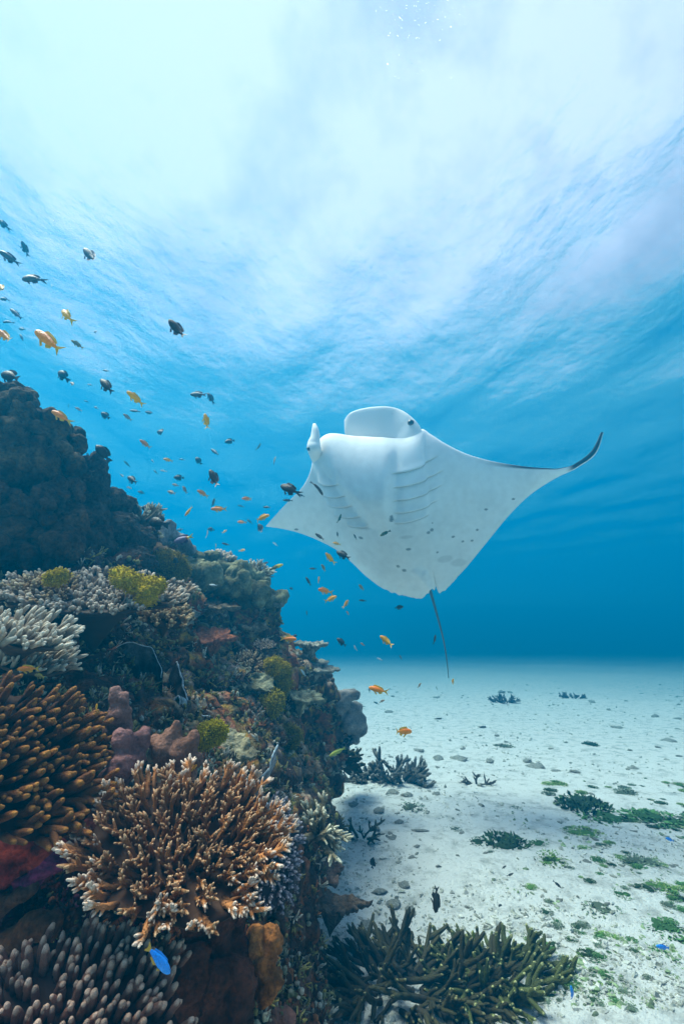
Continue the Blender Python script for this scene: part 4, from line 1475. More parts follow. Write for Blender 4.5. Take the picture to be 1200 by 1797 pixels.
FM = {
    'A': (fish_mat('orange_fish', [(0, (.95, .50, .01)), (.25, (.95, .27, .008)), (.7, (.92, .20, .006)), (1, (.9, .26, .01))], (.95, .38, .02)), fin_mat('yellow_fin', (.85, .50, .03)), 'anthias'),
    'Y': (fish_mat('golden_fish', [(0, (.95, .58, .01)), (.3, (.95, .42, .008)), (1, (.95, .36, .008))], (.98, .55, .03)), fin_mat('gold_fin', (.85, .55, .04)), 'anthias'),
    'K': (fish_mat('charcoal_fish', [(0, (.010, .011, .012)), (.5, (.014, .014, .013)), (1, (.03, .025, .018))], (.022, .020, .016)), fin_mat('charcoal_fin', (.018, .02, .022)), 'chromis'),
    'R': (fish_mat('black_fish', [(0, (.006, .007, .008)), (1, (.010, .010, .011))]), fin_mat('black_fin', (.01, .011, .013)), 'round'),
    'B': (fish_mat('slate_blue_fish', [(0, (.03, .11, .16)), (1, (.05, .10, .12))], (.07, .13, .16)), fin_mat('slate_fin', (.02, .09, .14)), 'chromis'),
    'S': (fish_mat('slim_blue_fish', [(0, (.02, .17, .30)), (1, (.05, .18, .26))], (.10, .24, .32)), fin_mat('blue_fin', (.02, .16, .30)), 'slender'),
    'D': (fish_mat('slim_dark_fish', [(0, (.03, .035, .035)), (1, (.045, .05, .045))], (.06, .065, .06)), fin_mat('dark_fin', (.025, .03, .03)), 'slender'),
    'W': (fish_mat('silver_fish', [(0, (.45, .62, .70)), (1, (.60, .70, .74))], (.8, .84, .85), .25), fin_mat('clear_fin', (.5, .65, .7)), 'slender'),
    'T': (fish_mat('tan_fish', [(0, (.40, .28, .16)), (.5, (.30, .22, .16)), (1, (.42, .25, .12))], (.45, .34, .24)), fin_mat('tan_fin', (.45, .30, .15)), 'anthias'),
    'O': (fish_mat('olive_fish', [(0, (.45, .33, .02)), (.2, (.16, .13, .03)), (.8, (.18, .14, .03)), (1, (.45, .30, .03))], (.26, .20, .05)), fin_mat('olive_fin', (.40, .30, .02)), 'anthias'),
    'E': (fish_mat('electric_blue_fish', [(0, (.75, .36, .02)), (.10, (.6, .30, .03)), (.16, (.01, .30, 1.0)), (1, (.02, .36, 1.0))], None, .3), fin_mat('amber_fin', (.80, .42, .04)), 'slender'),
    'U': (fish_mat('bright_blue_fish', [(0, (.01, .20, .85)), (1, (.02, .33, .95))], None, .3), fin_mat('azure_fin', (.02, .3, .9)), 'slender'),
    'G': (fish_mat('lime_fish', [(0, (.40, .46, .05)), (1, (.46, .50, .06))], (.50, .52, .12)), fin_mat('lime_fin', (.45, .48, .06)), 'slender'),
    'H': (fish_mat('dark_green_fish', [(0, (.02, .06, .02)), (1, (.03, .08, .02))], (.05, .10, .03)), fin_mat('dark_green_fin', (.02, .06, .02)), 'slender'),
    'P': (fish_mat('purple_fish', [(0, (.85, .60, .03)), (.27, (.85, .55, .03)), (.30, (.50, .10, .02)), (.38, (.16, .13, .24)), (1, (.16, .14, .26))]), fin_mat('plum_fin', (.06, .03, .10)), 'chromis'),
    'Z': (fish_mat('bicolor_fish', [(0, (.16, .17, .06)), (.55, (.18, .19, .06)), (.68, (.80, .62, .03)), (1, (.85, .66, .03))]), fin_mat('bicolor_fin', (.16, .17, .07)), 'slender'),
}
_cache = {}


def fish_parts(kind, bend=0.0):
    if (kind, bend) not in _cache:
        mb, mf, sh = FM[kind]
        s = SHAPES[sh]
        tailm = mf
        if kind == 'P':
            tailm = FM['G'][1]
        d = dict(body=fish_body(s['prof'], s['w'], mb), tail_fin=fin('tail_fin', s['tail'], tailm), dorsal_fin=fin('dorsal_fin', s['dorsal'], mf if kind != 'E' else FM['U'][1], .012),
                 anal_fin=fin('anal_fin', s['anal'], mf, .008), pelvic_fin=fin('pelvic_fin', s['pelvic'], mf, .01))
        for mm in [q for q in d.values()] if bend else []:
            c = coords(mm).astype(float)
            c[:, 1] += bend * np.minimum(c[:, 0] - .12, 0) ** 2 + bend * .35 * np.maximum(c[:, 0] - .12, 0) ** 2
            set_coords(mm, c)
        # one-piece version for fish only a few pixels long
        vs, fs, mi, n = [], [], [], 0
        for k_, nm in enumerate(['body', 'tail_fin', 'dorsal_fin', 'anal_fin']):
            mm = d[nm]
            vs += [v.co[:] for v in mm.vertices]
            fs += [[i + n for i in p.vertices] for p in mm.polygons]
            mi += [0 if k_ == 0 else 1] * len(mm.polygons)
            n += len(mm.vertices)
        one = mesh('fish', vs, fs, mb)
        one.materials.append(mf)
        one.polygons.foreach_set('material_index', mi)
        d['one'] = one
        d['eye'] = s['eye']
        _cache[(kind, bend)] = d
    return _cache[(kind, bend)]


def obstacle(px, py):
    r = ray(px, py)
    best = 1e9
    for b in (REEF_BVH, MANTA_BVH):
        loc, nor, i, dist = b.ray_cast(CAM, r.normalized())
        if loc is not None:
            best = min(best, dist / r.length)
    if r.z < 0:
        best = min(best, -CAM.z / r.z)
    return best


NAME = {'A': 'orange_fish', 'Y': 'golden_fish', 'K': 'charcoal_fish', 'R': 'black_fish', 'B': 'slate_blue_fish', 'S': 'slim_blue_fish', 'D': 'slim_dark_fish',
        'W': 'silver_fish', 'T': 'tan_fish', 'O': 'olive_fish', 'E': 'damselfish', 'U': 'damselfish', 'G': 'lime_fish', 'H': 'dark_green_fish', 'P': 'purple_fish', 'Z': 'bicolor_fish'}
REAL = {'A': .085, 'Y': .08, 'K': .09, 'R': .10, 'B': .09, 'S': .075, 'D': .075, 'W': .06, 'T': .07, 'O': .075, 'E': .065, 'U': .06, 'G': .09, 'H': .08, 'P': .12, 'Z': .085}
GROUP = {'A': 'orange fish of the reef shoal', 'Y': 'orange fish of the reef shoal', 'O': 'orange fish of the reef shoal', 'T': 'small tan fish of the shoal',
         'K': 'dark fish of the reef shoal', 'R': 'dark fish of the reef shoal', 'D': 'dark fish of the reef shoal', 'B': 'blue grey fish of the shoal',
         'S': 'blue grey fish of the shoal', 'W': 'silver fish of the shoal', 'U': 'bright blue fish over the sand', 'E': None, 'G': 'lime green slender fish', 'H': 'dark green slender fish', 'P': None, 'Z': None}

FISH = [
    # upper left, open water
    (5, 392, 26, 145, 'B', 'dark blue fish cut by the left edge, highest of the shoal'),
    (44, 436, 24, 105, 'B', 'small dark blue fish swimming steeply upward near the top left of the shoal'),
    (17, 452, 34, 147, 'B', 'blue grey fish at the left edge just above the level dark teal fish'),
    (57, 488, 43, 178, 'B', 'dark teal fish swimming level to the left, upper left of the shoal'),
    (159, 449, 42, 132, 'B', 'lone dark blue fish with a spread tail high in the open water'),
    (4, 506, 28, 138, 'Y', 'orange fish with a yellow tail cut by the left edge, highest of the orange ones'),
    (7, 524, 18, 175, 'K', 'tiny dark fish cut by the left edge below the highest orange tail'),
    (28, 550, 30, 140, 'S', 'slim blue fish slanting down near the left edge'),
    (13, 564, 22, 178, 'S', 'faint slim blue fish lying level at the left edge'),
    (39, 577, 15, 170, 'B', 'small round teal fish just left of the biggest orange fish'),
    (38, 592, 17, 122, 'S', 'tiny grey fish hanging under the small round teal fish'),
    (116, 552, 37, 135, 'Y', 'orange fish above the biggest orange fish, head up to the left'),
    (85, 598, 66, 142, 'A', 'biggest orange fish with yellow fins at the upper left'),
    (9, 590, 42, 142, 'A', 'orange fish half cut by the left edge, level with the biggest orange fish'),
    (136, 604, 21, 145, 'O', 'small olive fish just right of the biggest orange fish'),
    (168, 582, 9, 165, 'R', 'single dark speck of a fish right of the upper orange fish'),
    (311, 578, 46, 130, 'K', 'charcoal fish alone in open water, farthest right of the upper shoal'),
    (18, 660, 40, 162, 'R', 'black fish at the left edge just above the reef crest'),
    (110, 658, 27, 138, 'R', 'black fish above the reef crest, left of a small tan fish'),
    (128, 674, 15, 145, 'T', 'small tan fish behind the tail of the black crest fish'),
    (186, 650, 15, 165, 'S', 'faint blue fish above the charcoal fish over the crest'),
    (187, 677, 38, 135, 'K', 'charcoal fish diving toward the lower right above the crest'),
    (158, 675, 11, 165, 'S', 'faint tiny blue fish left of the charcoal diving fish'),
    (55, 682, 13, 150, 'S', 'faint tiny blue fish right above the crest rocks'),
    (238, 699, 36, 138, 'Y', 'orange fish with a raised tail right of the crest'),
    (348, 692, 30, 176, 'B', 'oval slate blue fish alone right of the shoal'),
    (370, 698, 22, 122, 'B', 'small dark fish touching the tail of the oval slate blue fish'),
    # over the crest
    (107, 730, 40, 150, 'A', 'orange fish right against the knobbly crest coral'),
    (138, 718, 11, 150, 'T', 'tiny orange brown fish beside the crest coral'),
    (185, 729, 20, 145, 'R', 'small black fish between two orange fish right of the crest'),
    (120, 712, 8, 80, 'S', 'tiny blue fish upright beside the crest coral'),
    (152, 704, 8, 170, 'S', 'tiny blue fish hovering above the tiny orange brown fish'),
    (168, 715, 11, 160, 'S', 'tiny slim blue fish left above the small black fish'),
    (224, 732, 17, 140, 'T', 'small tan orange fish under the orange fish with a raised tail'),
    (237, 721, 20, 172, 'S', 'slim blue fish under the orange fish with a raised tail'),
    (262, 724, 15, 168, 'B', 'small slate fish right of the slim blue one'),
    (362, 740, 30, 102, 'Y', 'golden fish standing upright with its tail down in open water'),
    (283, 758, 18, 172, 'R', 'small round black fish in the gap above the orange pair'),
    (255, 779, 22, 140, 'A', 'plump orange fish left below the small round black fish'),
    (181, 795, 36, 128, 'R', 'large black fish hovering over the dark column coral'),
    (295, 807, 17, 165, 'Y', 'small golden fish in the middle of the open gap'),
    (377, 793, 20, 145, 'S', 'slim blue fish right of the small black fish in the open gap'),
    (348, 808, 16, 132, 'R', 'small black fish left below the slim blue one in the open gap'),
    (319, 806, 11, 175, 'S', 'faint blue speck fish between the golden and the small black fish'),
    (268, 809, 9, 140, 'S', 'faint blue speck fish left of the small golden fish'),
    (223, 814, 13, 130, 'S', 'small grey fish right of the dark column coral'),
    (287, 826, 11, 172, 'W', 'tiny silver fish lying level in the open gap'),
    (273, 828, 10, 140, 'S', 'faint grey fish left of the tiny silver fish'),
    (215, 835, 13, 150, 'S', 'faint blue fish low beside the dark column coral'),
    (232, 842, 25, 152, 'K', 'charcoal fish right of the dark column coral'),
    (227, 856, 9, 160, 'T', 'tiny orange fish just below the charcoal fish by the column'),
    (248, 864, 13, 162, 'B', 'small dark blue fish above the pale branching crest coral'),
    (314, 838, 18, 178, 'R', 'round black fish above the two small tan fish'),
    (308, 851, 13, 165, 'T', 'small tan fish, upper of the two left of the slanting one'),
    (301, 864, 17, 165, 'T', 'small tan fish, lower of the two left of the slanting one'),
    (324, 859, 15, 122, 'T', 'slanting small tan fish under the round black fish'),
    (376, 840, 37, 120, 'K', 'charcoal fish diving nose up in the middle of the open gap'),
    (356, 866, 20, 145, 'A', 'orange brown fish below the charcoal fish of the open gap'),
    (374, 882, 17, 62, 'B', 'grey blue fish tilted upward beside an orange fish'),
    (384, 893, 27, 180, 'A', 'orange fish swimming left below the tilted grey blue fish'),
    (331, 897, 21, 232, 'Y', 'slim golden fish pointing down to the left'),
    (262, 892, 27, 175, 'R', 'black fish in front of the pale branching crest coral'),
    (276, 917, 38, 172, 'R', 'large black fish below the other black fish on the crest slope'),
    (315, 930, 12, 195, 'B', 'small dark fish behind the purple fish'),
    (370, 929, 12, 170, 'R', 'small round dark fish above a thin silver one'),
    (364, 937, 14, 80, 'W', 'thin silver fish hanging upright under the small round dark fish'),
    (322, 946, 38, 198, 'P', 'purple grey fish with a bright yellow tail at the far ledge'),
    (394, 933, 10, 40, 'Y', 'tiny golden fish slanting up above the far ledge'),
    (396, 955, 14, 162, 'D', 'small slim dark fish above the pale knobbly coral'),
    (379, 958, 8, 90, 'Y', 'tiny golden fish peeping over the pale knobbly coral'),
    (403, 774, 18, 190, 'R', 'small black fish in open water left of the slim upright tilted one'),
    (454, 784, 15, 55, 'S', 'slim grey fish tilted upward left of the manta head'),
    (481, 808, 15, 65, 'W', 'thin silver fish tilted upward near the manta head'),
    # around the left wing
    (508, 858, 38, 158, 'K', 'charcoal fish in front of the front edge of the left wing'),
    (558, 856, 31, 305, 'D', 'slim dark fish pointing down across the left gill slits'),
    (528, 869, 13, 165, 'D', 'small grey fish right behind the charcoal fish at the wing edge'),
    (505, 878, 17, 178, 'D', 'slim dark fish level under the charcoal fish at the wing edge'),
    (434, 875, 17, 178, 'A', 'small orange fish in open water left of the wing tip, highest there'),
    (423, 888, 12, 165, 'S', 'small blue fish just under the highest orange fish by the wing tip'),
    (468, 890, 14, 178, 'D', 'small slate fish above the left wing tip'),
    (460, 908, 27, 20, 'Y', 'orange fish crossing the left wing tip'),
    (424, 916, 16, 178, 'A', 'small dark orange fish left of the left wing tip'),
    (438, 915, 13, 140, 'S', 'small blue fish between the small dark orange fish and the wing tip'),
    (457, 927, 17, 120, 'R', 'black fish just below the left wing tip'),
    (425, 966, 12, 15, 'Y', 'tiny golden fish above the outer edge of the far ledge'),
    (483, 955, 11, 140, 'W', 'tiny silver blue fish below the left wing tip'),
    (425, 984, 9, 150, 'B', 'tiny dark blue fish at the rim of the far ledge'),
    (464, 989, 15, 20, 'D', 'slim dark fish left of the two coloured fish'),
    (484, 995, 27, 20, 'Z', 'olive fish with a yellow front half off the far ledge'),
    (475, 1012, 12, 175, 'D', 'small dark fish right below the two coloured fish'),
    (374, 1027, 15, 178, 'W', 'silver blue fish in the shade under the far overhang, left one'),
    (417, 1023, 13, 170, 'W', 'silver blue fish in the shade under the far overhang, right one'),
    (596, 910, 17, 70, 'H', 'dark green fish curving upward on the manta belly'),
    (561, 942, 20, 145, 'D', 'slim dark fish at the lower edge of the left wing'),
    (592, 938, 10, 95, 'D', 'tiny dark fish upright above a golden fish on the belly'),
    (623, 942, 11, 118, 'D', 'tiny slim dark fish on the belly right of the golden fish'),
    (591, 954, 15, 165, 'Y', 'small golden fish on the manta belly'),
    (579, 980, 25, 128, 'Y', 'golden fish with hanging tail under the left wing'),
    (602, 974, 26, 155, 'K', 'charcoal fish at the rear edge of the left wing'),
    (568, 997, 15, 120, 'O', 'small olive fish below the golden fish with hanging tail'),
    (549, 998, 13, 178, 'D', 'slim dark fish level left of the small olive fish'),
    (541, 1020, 17, 122, 'D', 'thin dark fish slanting in open water under the left wing'),
    (559, 1018, 13, 82, 'Y', 'small golden fish standing upright above the deep orange pair'),
    (570, 1037, 25, 160, 'A', 'deep orange fish, upper one of the overlapping pair'),
    (580, 1051, 23, 22, 'Y', 'golden fish, lower one of the overlapping pair'),
    (634, 1031, 14, 130, 'O', 'small olive fish below the rear edge of the manta'),
    (607, 1060, 17, 62, 'Y', 'golden fish tilted up right of the overlapping pair'),
    (636, 1054, 13, 178, 'D', 'slim dark fish level right of the tilted golden fish'),
    (610, 1076, 9, 120, 'T', 'tiny grey pink fish below the tilted golden fish'),
    (486, 1039, 9, 165, 'D', 'tiny dark fish off the tip of the thin grey ledge'),
    (511, 1033, 7, 160, 'R', 'dark speck fish in open water right of the far ledge'),
    (538, 1076, 9, 95, 'D', 'tiny upright dark fish above the slim outermost ledge'),
    (675, 936, 20, 205, 'H', 'dark green slim fish on the middle of the manta belly'),
    (700, 1066, 16, 5, 'K', 'dark fish level under the rear edge of the manta'),
    (678, 1125, 27, 143, 'Y', 'orange fish in open water left of the manta tail'),
    (599, 1127, 20, 145, 'K', 'charcoal fish right of the slim outermost ledge'),
    (623, 1137, 12, 110, 'W', 'small silver blue fish right of the charcoal fish by the ledge'),
    (636, 1131, 9, 150, 'T', 'tiny pinkish fish right of the small silver blue one'),
    (666, 1157, 10, 155, 'W', 'tiny white fish above the sand horizon'),
    (703, 1154, 11, 118, 'D', 'tiny dark fish slanting above the sand horizon'),
    (763, 1122, 15, 75, 'D', 'thin dark fish upright beside the manta tail'),
    (794, 1197, 13, 80, 'Y', 'golden fish at the very tip of the manta tail'),
    (507, 1121, 28, 2, 'A', 'orange fish swimming right in front of the reef slope'),
    (532, 1181, 15, 125, 'W', 'small silver fish among the frilly ledges'),
    (308, 985, 15, 95, 'R', 'small dark fish in front of the large dim mustard sponge'),
    # over the sand
    (664, 1211, 34, 170, 'A', 'orange fish over the far sand near the grey mushroom coral'),
    (706, 1284, 35, -14, 'A', 'orange fish over the sand swimming to the lower right'),
    (648, 1211, 9, 85, 'S', 'tiny blue fish at the nose of the far sand orange fish'),
    (660, 1234, 11, 150, 'S', 'tiny blue fish left of a tiny tan one over the far sand'),
    (670, 1231, 11, 30, 'T', 'tiny tan fish just below the far sand orange fish'),
    (736, 1203, 10, 60, 'T', 'tiny brown fish over the far sand'),
    (766, 1208, 8, 100, 'S', 'tiny blue fish over the far sand below the manta tail'),
    (641, 1351, 15, 82, 'R', 'small black fish upright beside the brown twig coral'),
    (592, 1320, 30, 198, 'G', 'lime green slender fish against the dark reef wall'),
    (765, 1579, 36, -98, 'K', 'dark fish head down over the sand above the brown thicket'),
    (654, 1515, 19, 85, 'R', 'black fish upright over the shaded sand beside the reef'),
    (830, 1648, 28, 92, 'G', 'lime green slender fish upright inside the brown thicket'),
    (895, 1536, 13, 25, 'D', 'tiny dark fish over the sand, middle of three below the dark green clump'),
    (884, 1523, 11, 50, 'D', 'tiny dark fish over the sand, upper of three below the dark green clump'),
    (978, 1553, 16, -40, 'D', 'small dark fish over the sand beside the yellow green clump'),
    (876, 1590, 12, -20, 'D', 'tiny dark fish over the sand right above the brown thicket'),
    (1175, 1474, 19, 155, 'U', 'bright blue fish at the right edge, farthest of the three over sand'),
    (1163, 1663, 28, 165, 'U', 'bright blue fish low over the sand at the right'),
    (1004, 1745, 25, 95, 'U', 'bright blue fish upright at the right end of the thicket'),
    # among the near corals
    (278, 1685, 70, -58, 'E', 'vivid blue fish with an orange tail under the tan table coral'),
    (50, 1174, 34, 176, 'A', 'orange fish hiding under the grey lower ridge coral'),
    (70, 1187, 22, 170, 'O', 'dim amber fish deeper under the grey lower ridge coral'),
    (169, 1244, 18, 82, 'Y', 'small golden fish upright left of the dusty pink lobed coral'),
    (338, 1349, 20, 40, 'Y', 'small golden fish beside the brown fingered lobe coral'),
]


def build_fish():
    for (px, py, ln, ang, kind, label) in FISH:
        d = REAL[kind] * F / ln * random.uniform(.92, 1.1)
        d = min(d, 6.5)
        if kind in 'WST' and ln < 12:
            d = random.uniform(3.2, 5.2)
        near = kind == 'E' or (py > 1170 and px < 350)
        d = min(d, obstacle(px, py) * (.92 if not near else .80))
        if kind == 'E':
            d = .70
        if py > 1170 and px < 100:
            d = min(d, 1.22)
        size = ln * d / F
        a = R(ang)
        yaw = random.uniform(-.55, .55) if kind != 'E' else .15
        X = (RGT * math.cos(a) + UPV * math.sin(a)) * math.cos(yaw) + FWD * math.sin(yaw)
        hint = Vector((0, -.0, 1)) + (RGT * .25 if math.cos(a) < 0 else RGT * -.25)
        Z = (hint - X * hint.dot(X)).normalized()
        Y = Z.cross(X)
        M = Matrix((X, Y, Z)).transposed().to_4x4()
        # the mesh runs from -0.52 to 0.5
        M = Matrix.Translation(at(px, py, d)) @ M @ Matrix.Scale(size / math.cos(yaw), 4)
        p = fish_parts(kind, random.choice((-.55, 0.0, 0.0, .55)) if kind != 'E' else 0.0)
        if ln < 13:
            o = link(NAME[kind], p['one'])
            o.matrix_world = M
            tag(o, label, 'fish', GROUP[kind])
            continue
        o = link(NAME[kind], p['body'])
        o.matrix_world = M
        tag(o, label, 'fish', GROUP[kind])
        for nm in ('tail_fin', 'dorsal_fin', 'anal_fin', 'pelvic_fin'):
            c = link(nm, p[nm], o)
            if nm == 'tail_fin':
                c.rotation_euler = (0, 0, random.uniform(-.06, .06))
        ex, ey, ez = p['eye']
        for s in (-1, 1):
            c = link('eye', EYE_MESH, o)
            c.location = (ex, s * ey, ez)


build_fish()

# ================================================================== THINGS ON THE SAND
def thicket(name, label, cx, cy, rx, ry, n, variants, length, up, mat, bias=(0, 0, 0), width=1.0, cat='coral'):
    """antler coral lying open on the sand; rx, ry in metres along x and y"""
    c = on_sand(cx, cy)
    root = empty(name, c, label, cat)
    for i in range(n):
        q = math.sqrt(random.random())
        an = random.uniform(0, 6.28)
        x, y = math.cos(an) * q * rx, math.sin(an) * q * ry
        d = Vector((math.cos(an) * q * 1.1 + random.gauss(0, .35), math.sin(an) * q * .9 + random.gauss(0, .35), up * random.uniform(.3, 1.2))) + Vector(bias)
        d.normalize()
        o = link('branch', random.choice(variants), root)
        o.location = (x, y, sand_h(c.x + x, c.y + y) - c.z + random.uniform(-.02, .05) * (1 - q))
        o.rotation_mode = 'QUATERNION'
        o.rotation_quaternion = d.to_track_quat('Z', 'Y') @ Quaternion((0, 0, 1), random.uniform(0, 6.28))
        ln = random.uniform(*length)
        o.scale = (ln * width, ln * width, ln)
    return root


M_OLIV = coral_mat('olive_thicket_coral', (0.035, 0.045, 0.02), (0.085, 0.10, 0.028), (0.42, 0.42, 0.18), 0.82, cell=30, vary=0.4)
M_DIST = coral_mat('grey_thicket_coral', (0.05, 0.045, 0.04), (0.12, 0.11, 0.09), (0.26, 0.24, 0.20), 0.7, cell=30)
oliv = [antler_branch(M_OLIV, .10) for _ in range(8)]
dist_b = [antler_branch(M_DIST, .10) for _ in range(8)]
thicket('antler_coral', 'dark brown antler coral thicket sprawling at the bottom centre of the sand', 712, 1728, .34, .19, 105, antl, (.13, .24), .22, M_DARKB, (0, 0, 0), .72)
thicket('antler_coral', 'olive antler coral with cream tips on the right half of the bottom thicket', 878, 1725, .23, .18, 62, oliv, (.11, .18), .42, M_OLIV, (.25, -.1, 0), .78)
thicket('antler_coral', 'grey brown antler coral standing on the sand beside the reef foot', 698, 1374, .20, .14, 32, dist_b, (.14, .27), .9, M_DIST, width=.95)
thicket('antler_coral', 'low grey branch rubble patch left of the standing antler coral', 648, 1372, .18, .12, 18, dist_b, (.09, .16), .3, M_DIST, width=1.2)
thicket('antler_coral', 'faint far antler coral on the sand right of the manta tail', 882, 1234, .22, .15, 24, dist_b, (.13, .25), 1.1, M_DIST, width=.8)
thicket('antler_coral', 'faint far antler coral farther right near the sand horizon', 1006, 1227, .22, .15, 20, dist_b, (.10, .20), .9, M_DIST, width=.9)
thicket('dead_branch_coral', 'dead dark branch coral on shaded sand by the reef foot', 640, 1485, .09, .06, 8, antl, (.07, .13), .7, M_DARKB)
thicket('dead_branch_coral', 'small forked grey coral lying in the mid sand', 838, 1375, .10, .08, 9, dist_b, (.07, .13), .5, M_DIST)


# ---- algae clumps: blades over a lump
def algae_mesh(seed, col0, col1, n=260, flat=.45):
    rnd = random.Random(seed)
    vs, fs, cs = [], [], []
    for k in range(7):
        a, q = rnd.uniform(0, 6.28), rnd.uniform(0, .55)
        r = rnd.uniform(.2, .42)
        v = ICO_V * np.array([r, r, r * flat * 1.3])
        v = v * (1 + .22 * np.array([noise.noise(Vector(p) * 3 + Vector((seed, k, 0))) for p in v])[:, None])
        n0 = len(vs)
        vs += (v + np.array([math.cos(a) * q, math.sin(a) * q, .06])).tolist()
        fs += (ICO_F + n0).tolist()
        cs += [tuple(c * .7 for c in col0)] * len(v)
    for k in range(n):
        a, q = rnd.uniform(0, 6.28), math.sqrt(rnd.random()) * 1.0
        p = Vector((math.cos(a) * q, math.sin(a) * q, flat * .55 * math.sqrt(max(0, 1 - q * q)) * rnd.uniform(.2, 1)))
        d = Vector((rnd.gauss(0, .6) + math.cos(a) * q, rnd.gauss(0, .6) + math.sin(a) * q, rnd.uniform(.1, .9))).normalized()
        s = d.cross(Vector((rnd.gauss(0, 1), rnd.gauss(0, 1), rnd.gauss(0, 1)))).normalized()
        L_, w = rnd.uniform(.12, .30), rnd.uniform(.03, .07)
        t = rnd.random()
        c = [col0[i] * (1 - t) + col1[i] * t for i in range(3)]
        n0 = len(vs)
        nn = d.cross(s) * w * .35
        vs += [tuple(p - s * w * .5), tuple(p + s * w * .5), tuple(p + d * L_ * .6 + s * w + nn), tuple(p + d * L_), tuple(p + d * L_ * .6 - s * w + nn)]
        fs += [(n0, n0 + 1, n0 + 2, n0 + 4), (n0 + 4, n0 + 2, n0 + 3)]
        cs += [tuple(x * .8 for x in c)] * 2 + [tuple(c)] * 3
    m = mesh('algae_clump', vs, fs)
    set_color(m, np.array(cs))
    return m


M_ALG = tint_mat('green_algae', 30.0, .85, .4, .02, .4)
ALG = {}
for kname, c0, c1 in [('dark', (.03, .065, .03), (.08, .16, .06)), ('green', (.05, .13, .04), (.14, .32, .10)), ('lime', (.10, .22, .05), (.34, .46, .14)), ('grey', (.11, .15, .10), (.26, .34, .24))]:
    ALG[kname] = []
    for q in range(4):
        mm = algae_mesh(len(ALG) * 10 + q, c0, c1, flat=.3 + .12 * q)
        mm.materials.append(M_ALG)
        ALG[kname].append(mm)
CLUMPS = [
    (1022, 1412, 40, 'dark', 'tallest dark green algae mound on the right sand', 1.3),
    (1062, 1432, 48, 'green', 'green algae spilling right from the tallest dark mound', .6),
    (1150, 1436, 46, 'green', 'ragged green algae patch at the right, level with the tallest mound', .6),
    (887, 1487, 36, 'dark', 'dark green algae clump in the mid sand, left of the yellow green one', 1.2),
    (846, 1486, 24, 'dark', 'flat dark algae tail on the left side of the mid sand clump', .6),
    (968, 1517, 32, 'lime', 'yellow green algae clump right of the mid sand dark clump', .7),
    (946, 1488, 17, 'green', 'small green algae tuft between dark and yellow green clumps', .9),
    (1022, 1464, 30, 'lime', 'bright lime algae tongue below the tallest mound', .5),
    (1096, 1388, 19, 'grey', 'small spiky grey green tuft behind the tallest mound', .9),
    (938, 1650, 22, 'grey', 'grey green tuft just right of the bottom thicket', .8),
    (1052, 1597, 34, 'grey', 'grey green algae strip in the middle of the right sand', .5),
    (1090, 1580, 18, 'green', 'small round green tuft on the right sand above the grey green strip', .7),
    (1125, 1524, 34, 'grey', 'pale grey green algae fan on the right sand', .5),
    (1158, 1570, 24, 'lime', 'lime algae knot near the right edge of the sand', .7),
    (1172, 1632, 40, 'green', 'long green algae drift near the right edge above the low blue fish', .5),
    (1055, 1706, 18, 'green', 'small green tuft alone on the lower right sand', .8),
    (1160, 1690, 32, 'green', 'green algae behind the low blue fish', .6),
    (1145, 1768, 20, 'lime', 'thin lime algae sprig at the bottom right', .7),
    (1195, 1745, 22, 'lime', 'lime tuft cut by the right edge at the bottom', .8),
    (1065, 1780, 14, 'lime', 'small upright lime tuft at the bottom edge', 1.4),
    (1020, 1745, 20, 'green', 'green tuft beside the upright blue fish', .7),
    (722, 1420, 24, 'grey', 'olive crust lump on the sand below the standing antler coral', .6),
    (790, 1458, 16, 'grey', 'small olive lump left of the flat dark algae tail', .7),
    (905, 1418, 18, 'grey', 'low grey green tuft behind the mid sand clumps', .6),
    (1036, 1310, 13, 'dark', 'small dark lump alone on the far right sand', 1.2),
    (885, 1312, 16, 'grey', 'pale grey lump alone on the far middle sand', .9),
]
for px, py, r, kname, label, hz in CLUMPS:
    p = on_sand(px, py)
    d = sand_depth(py)
    o = link('algae_clump', random.choice(ALG[kname]), loc=p - Vector((0, 0, .01)))
    s = r * d / F
    o.scale = (s, s * 1.15, s * hz * .9)
    o.rotation_euler = (0, 0, random.uniform(0, 6.28))
    tag(o, label, 'algae', 'algae clumps on the sand')


# ---- coral rubble
def chunk_mesh(seed):
    rnd = random.Random(seed)
    v = ICO_V * np.array([rnd.uniform(.7, 1.3), rnd.uniform(.5, .9), rnd.uniform(.35, .6)])
    v = v * (1 + .7 * np.array([noise.fractal(Vector(p) * 2.3 + Vector((seed * 3.3, 0, 0)), 1, 2, 3) for p in ICO_V])[:, None])
    m = mesh('coral_chunk', v, ICO_F.tolist())
    return m


M_RUB = plain_mat('rubble', (.33, .33, .29), .95, .1, .5, 5.0, .8, .05)
chunks = [chunk_mesh(i) for i in range(10)]
for c in chunks:
    c.materials.append(M_RUB)
rnd = random.Random(5)
spots = [(1171, 1300, 12), (940, 1345, 14), (975, 1352, 12), (1010, 1355, 12), (880, 1310, 10), (770, 1333, 14), (805, 1333, 16), (745, 1340, 10), (860, 1335, 12),
         (925, 1338, 10), (1110, 1350, 10), (1085, 1275, 10), (1150, 1260, 10), (683, 1252, 9), (735, 1318, 10), (845, 1275, 9), (715, 1405, 14), (690, 1400, 12), (765, 1400, 9),
         (665, 1430, 12), (735, 1465, 12), (700, 1450, 10), (660, 1465, 12), (620, 1420, 12), (690, 1480, 9), (845, 1420, 9), (640, 1620, 16), (690, 1590, 18), (665, 1570, 14), (710, 1560, 14), (645, 1650, 12), (720, 1600, 12)]
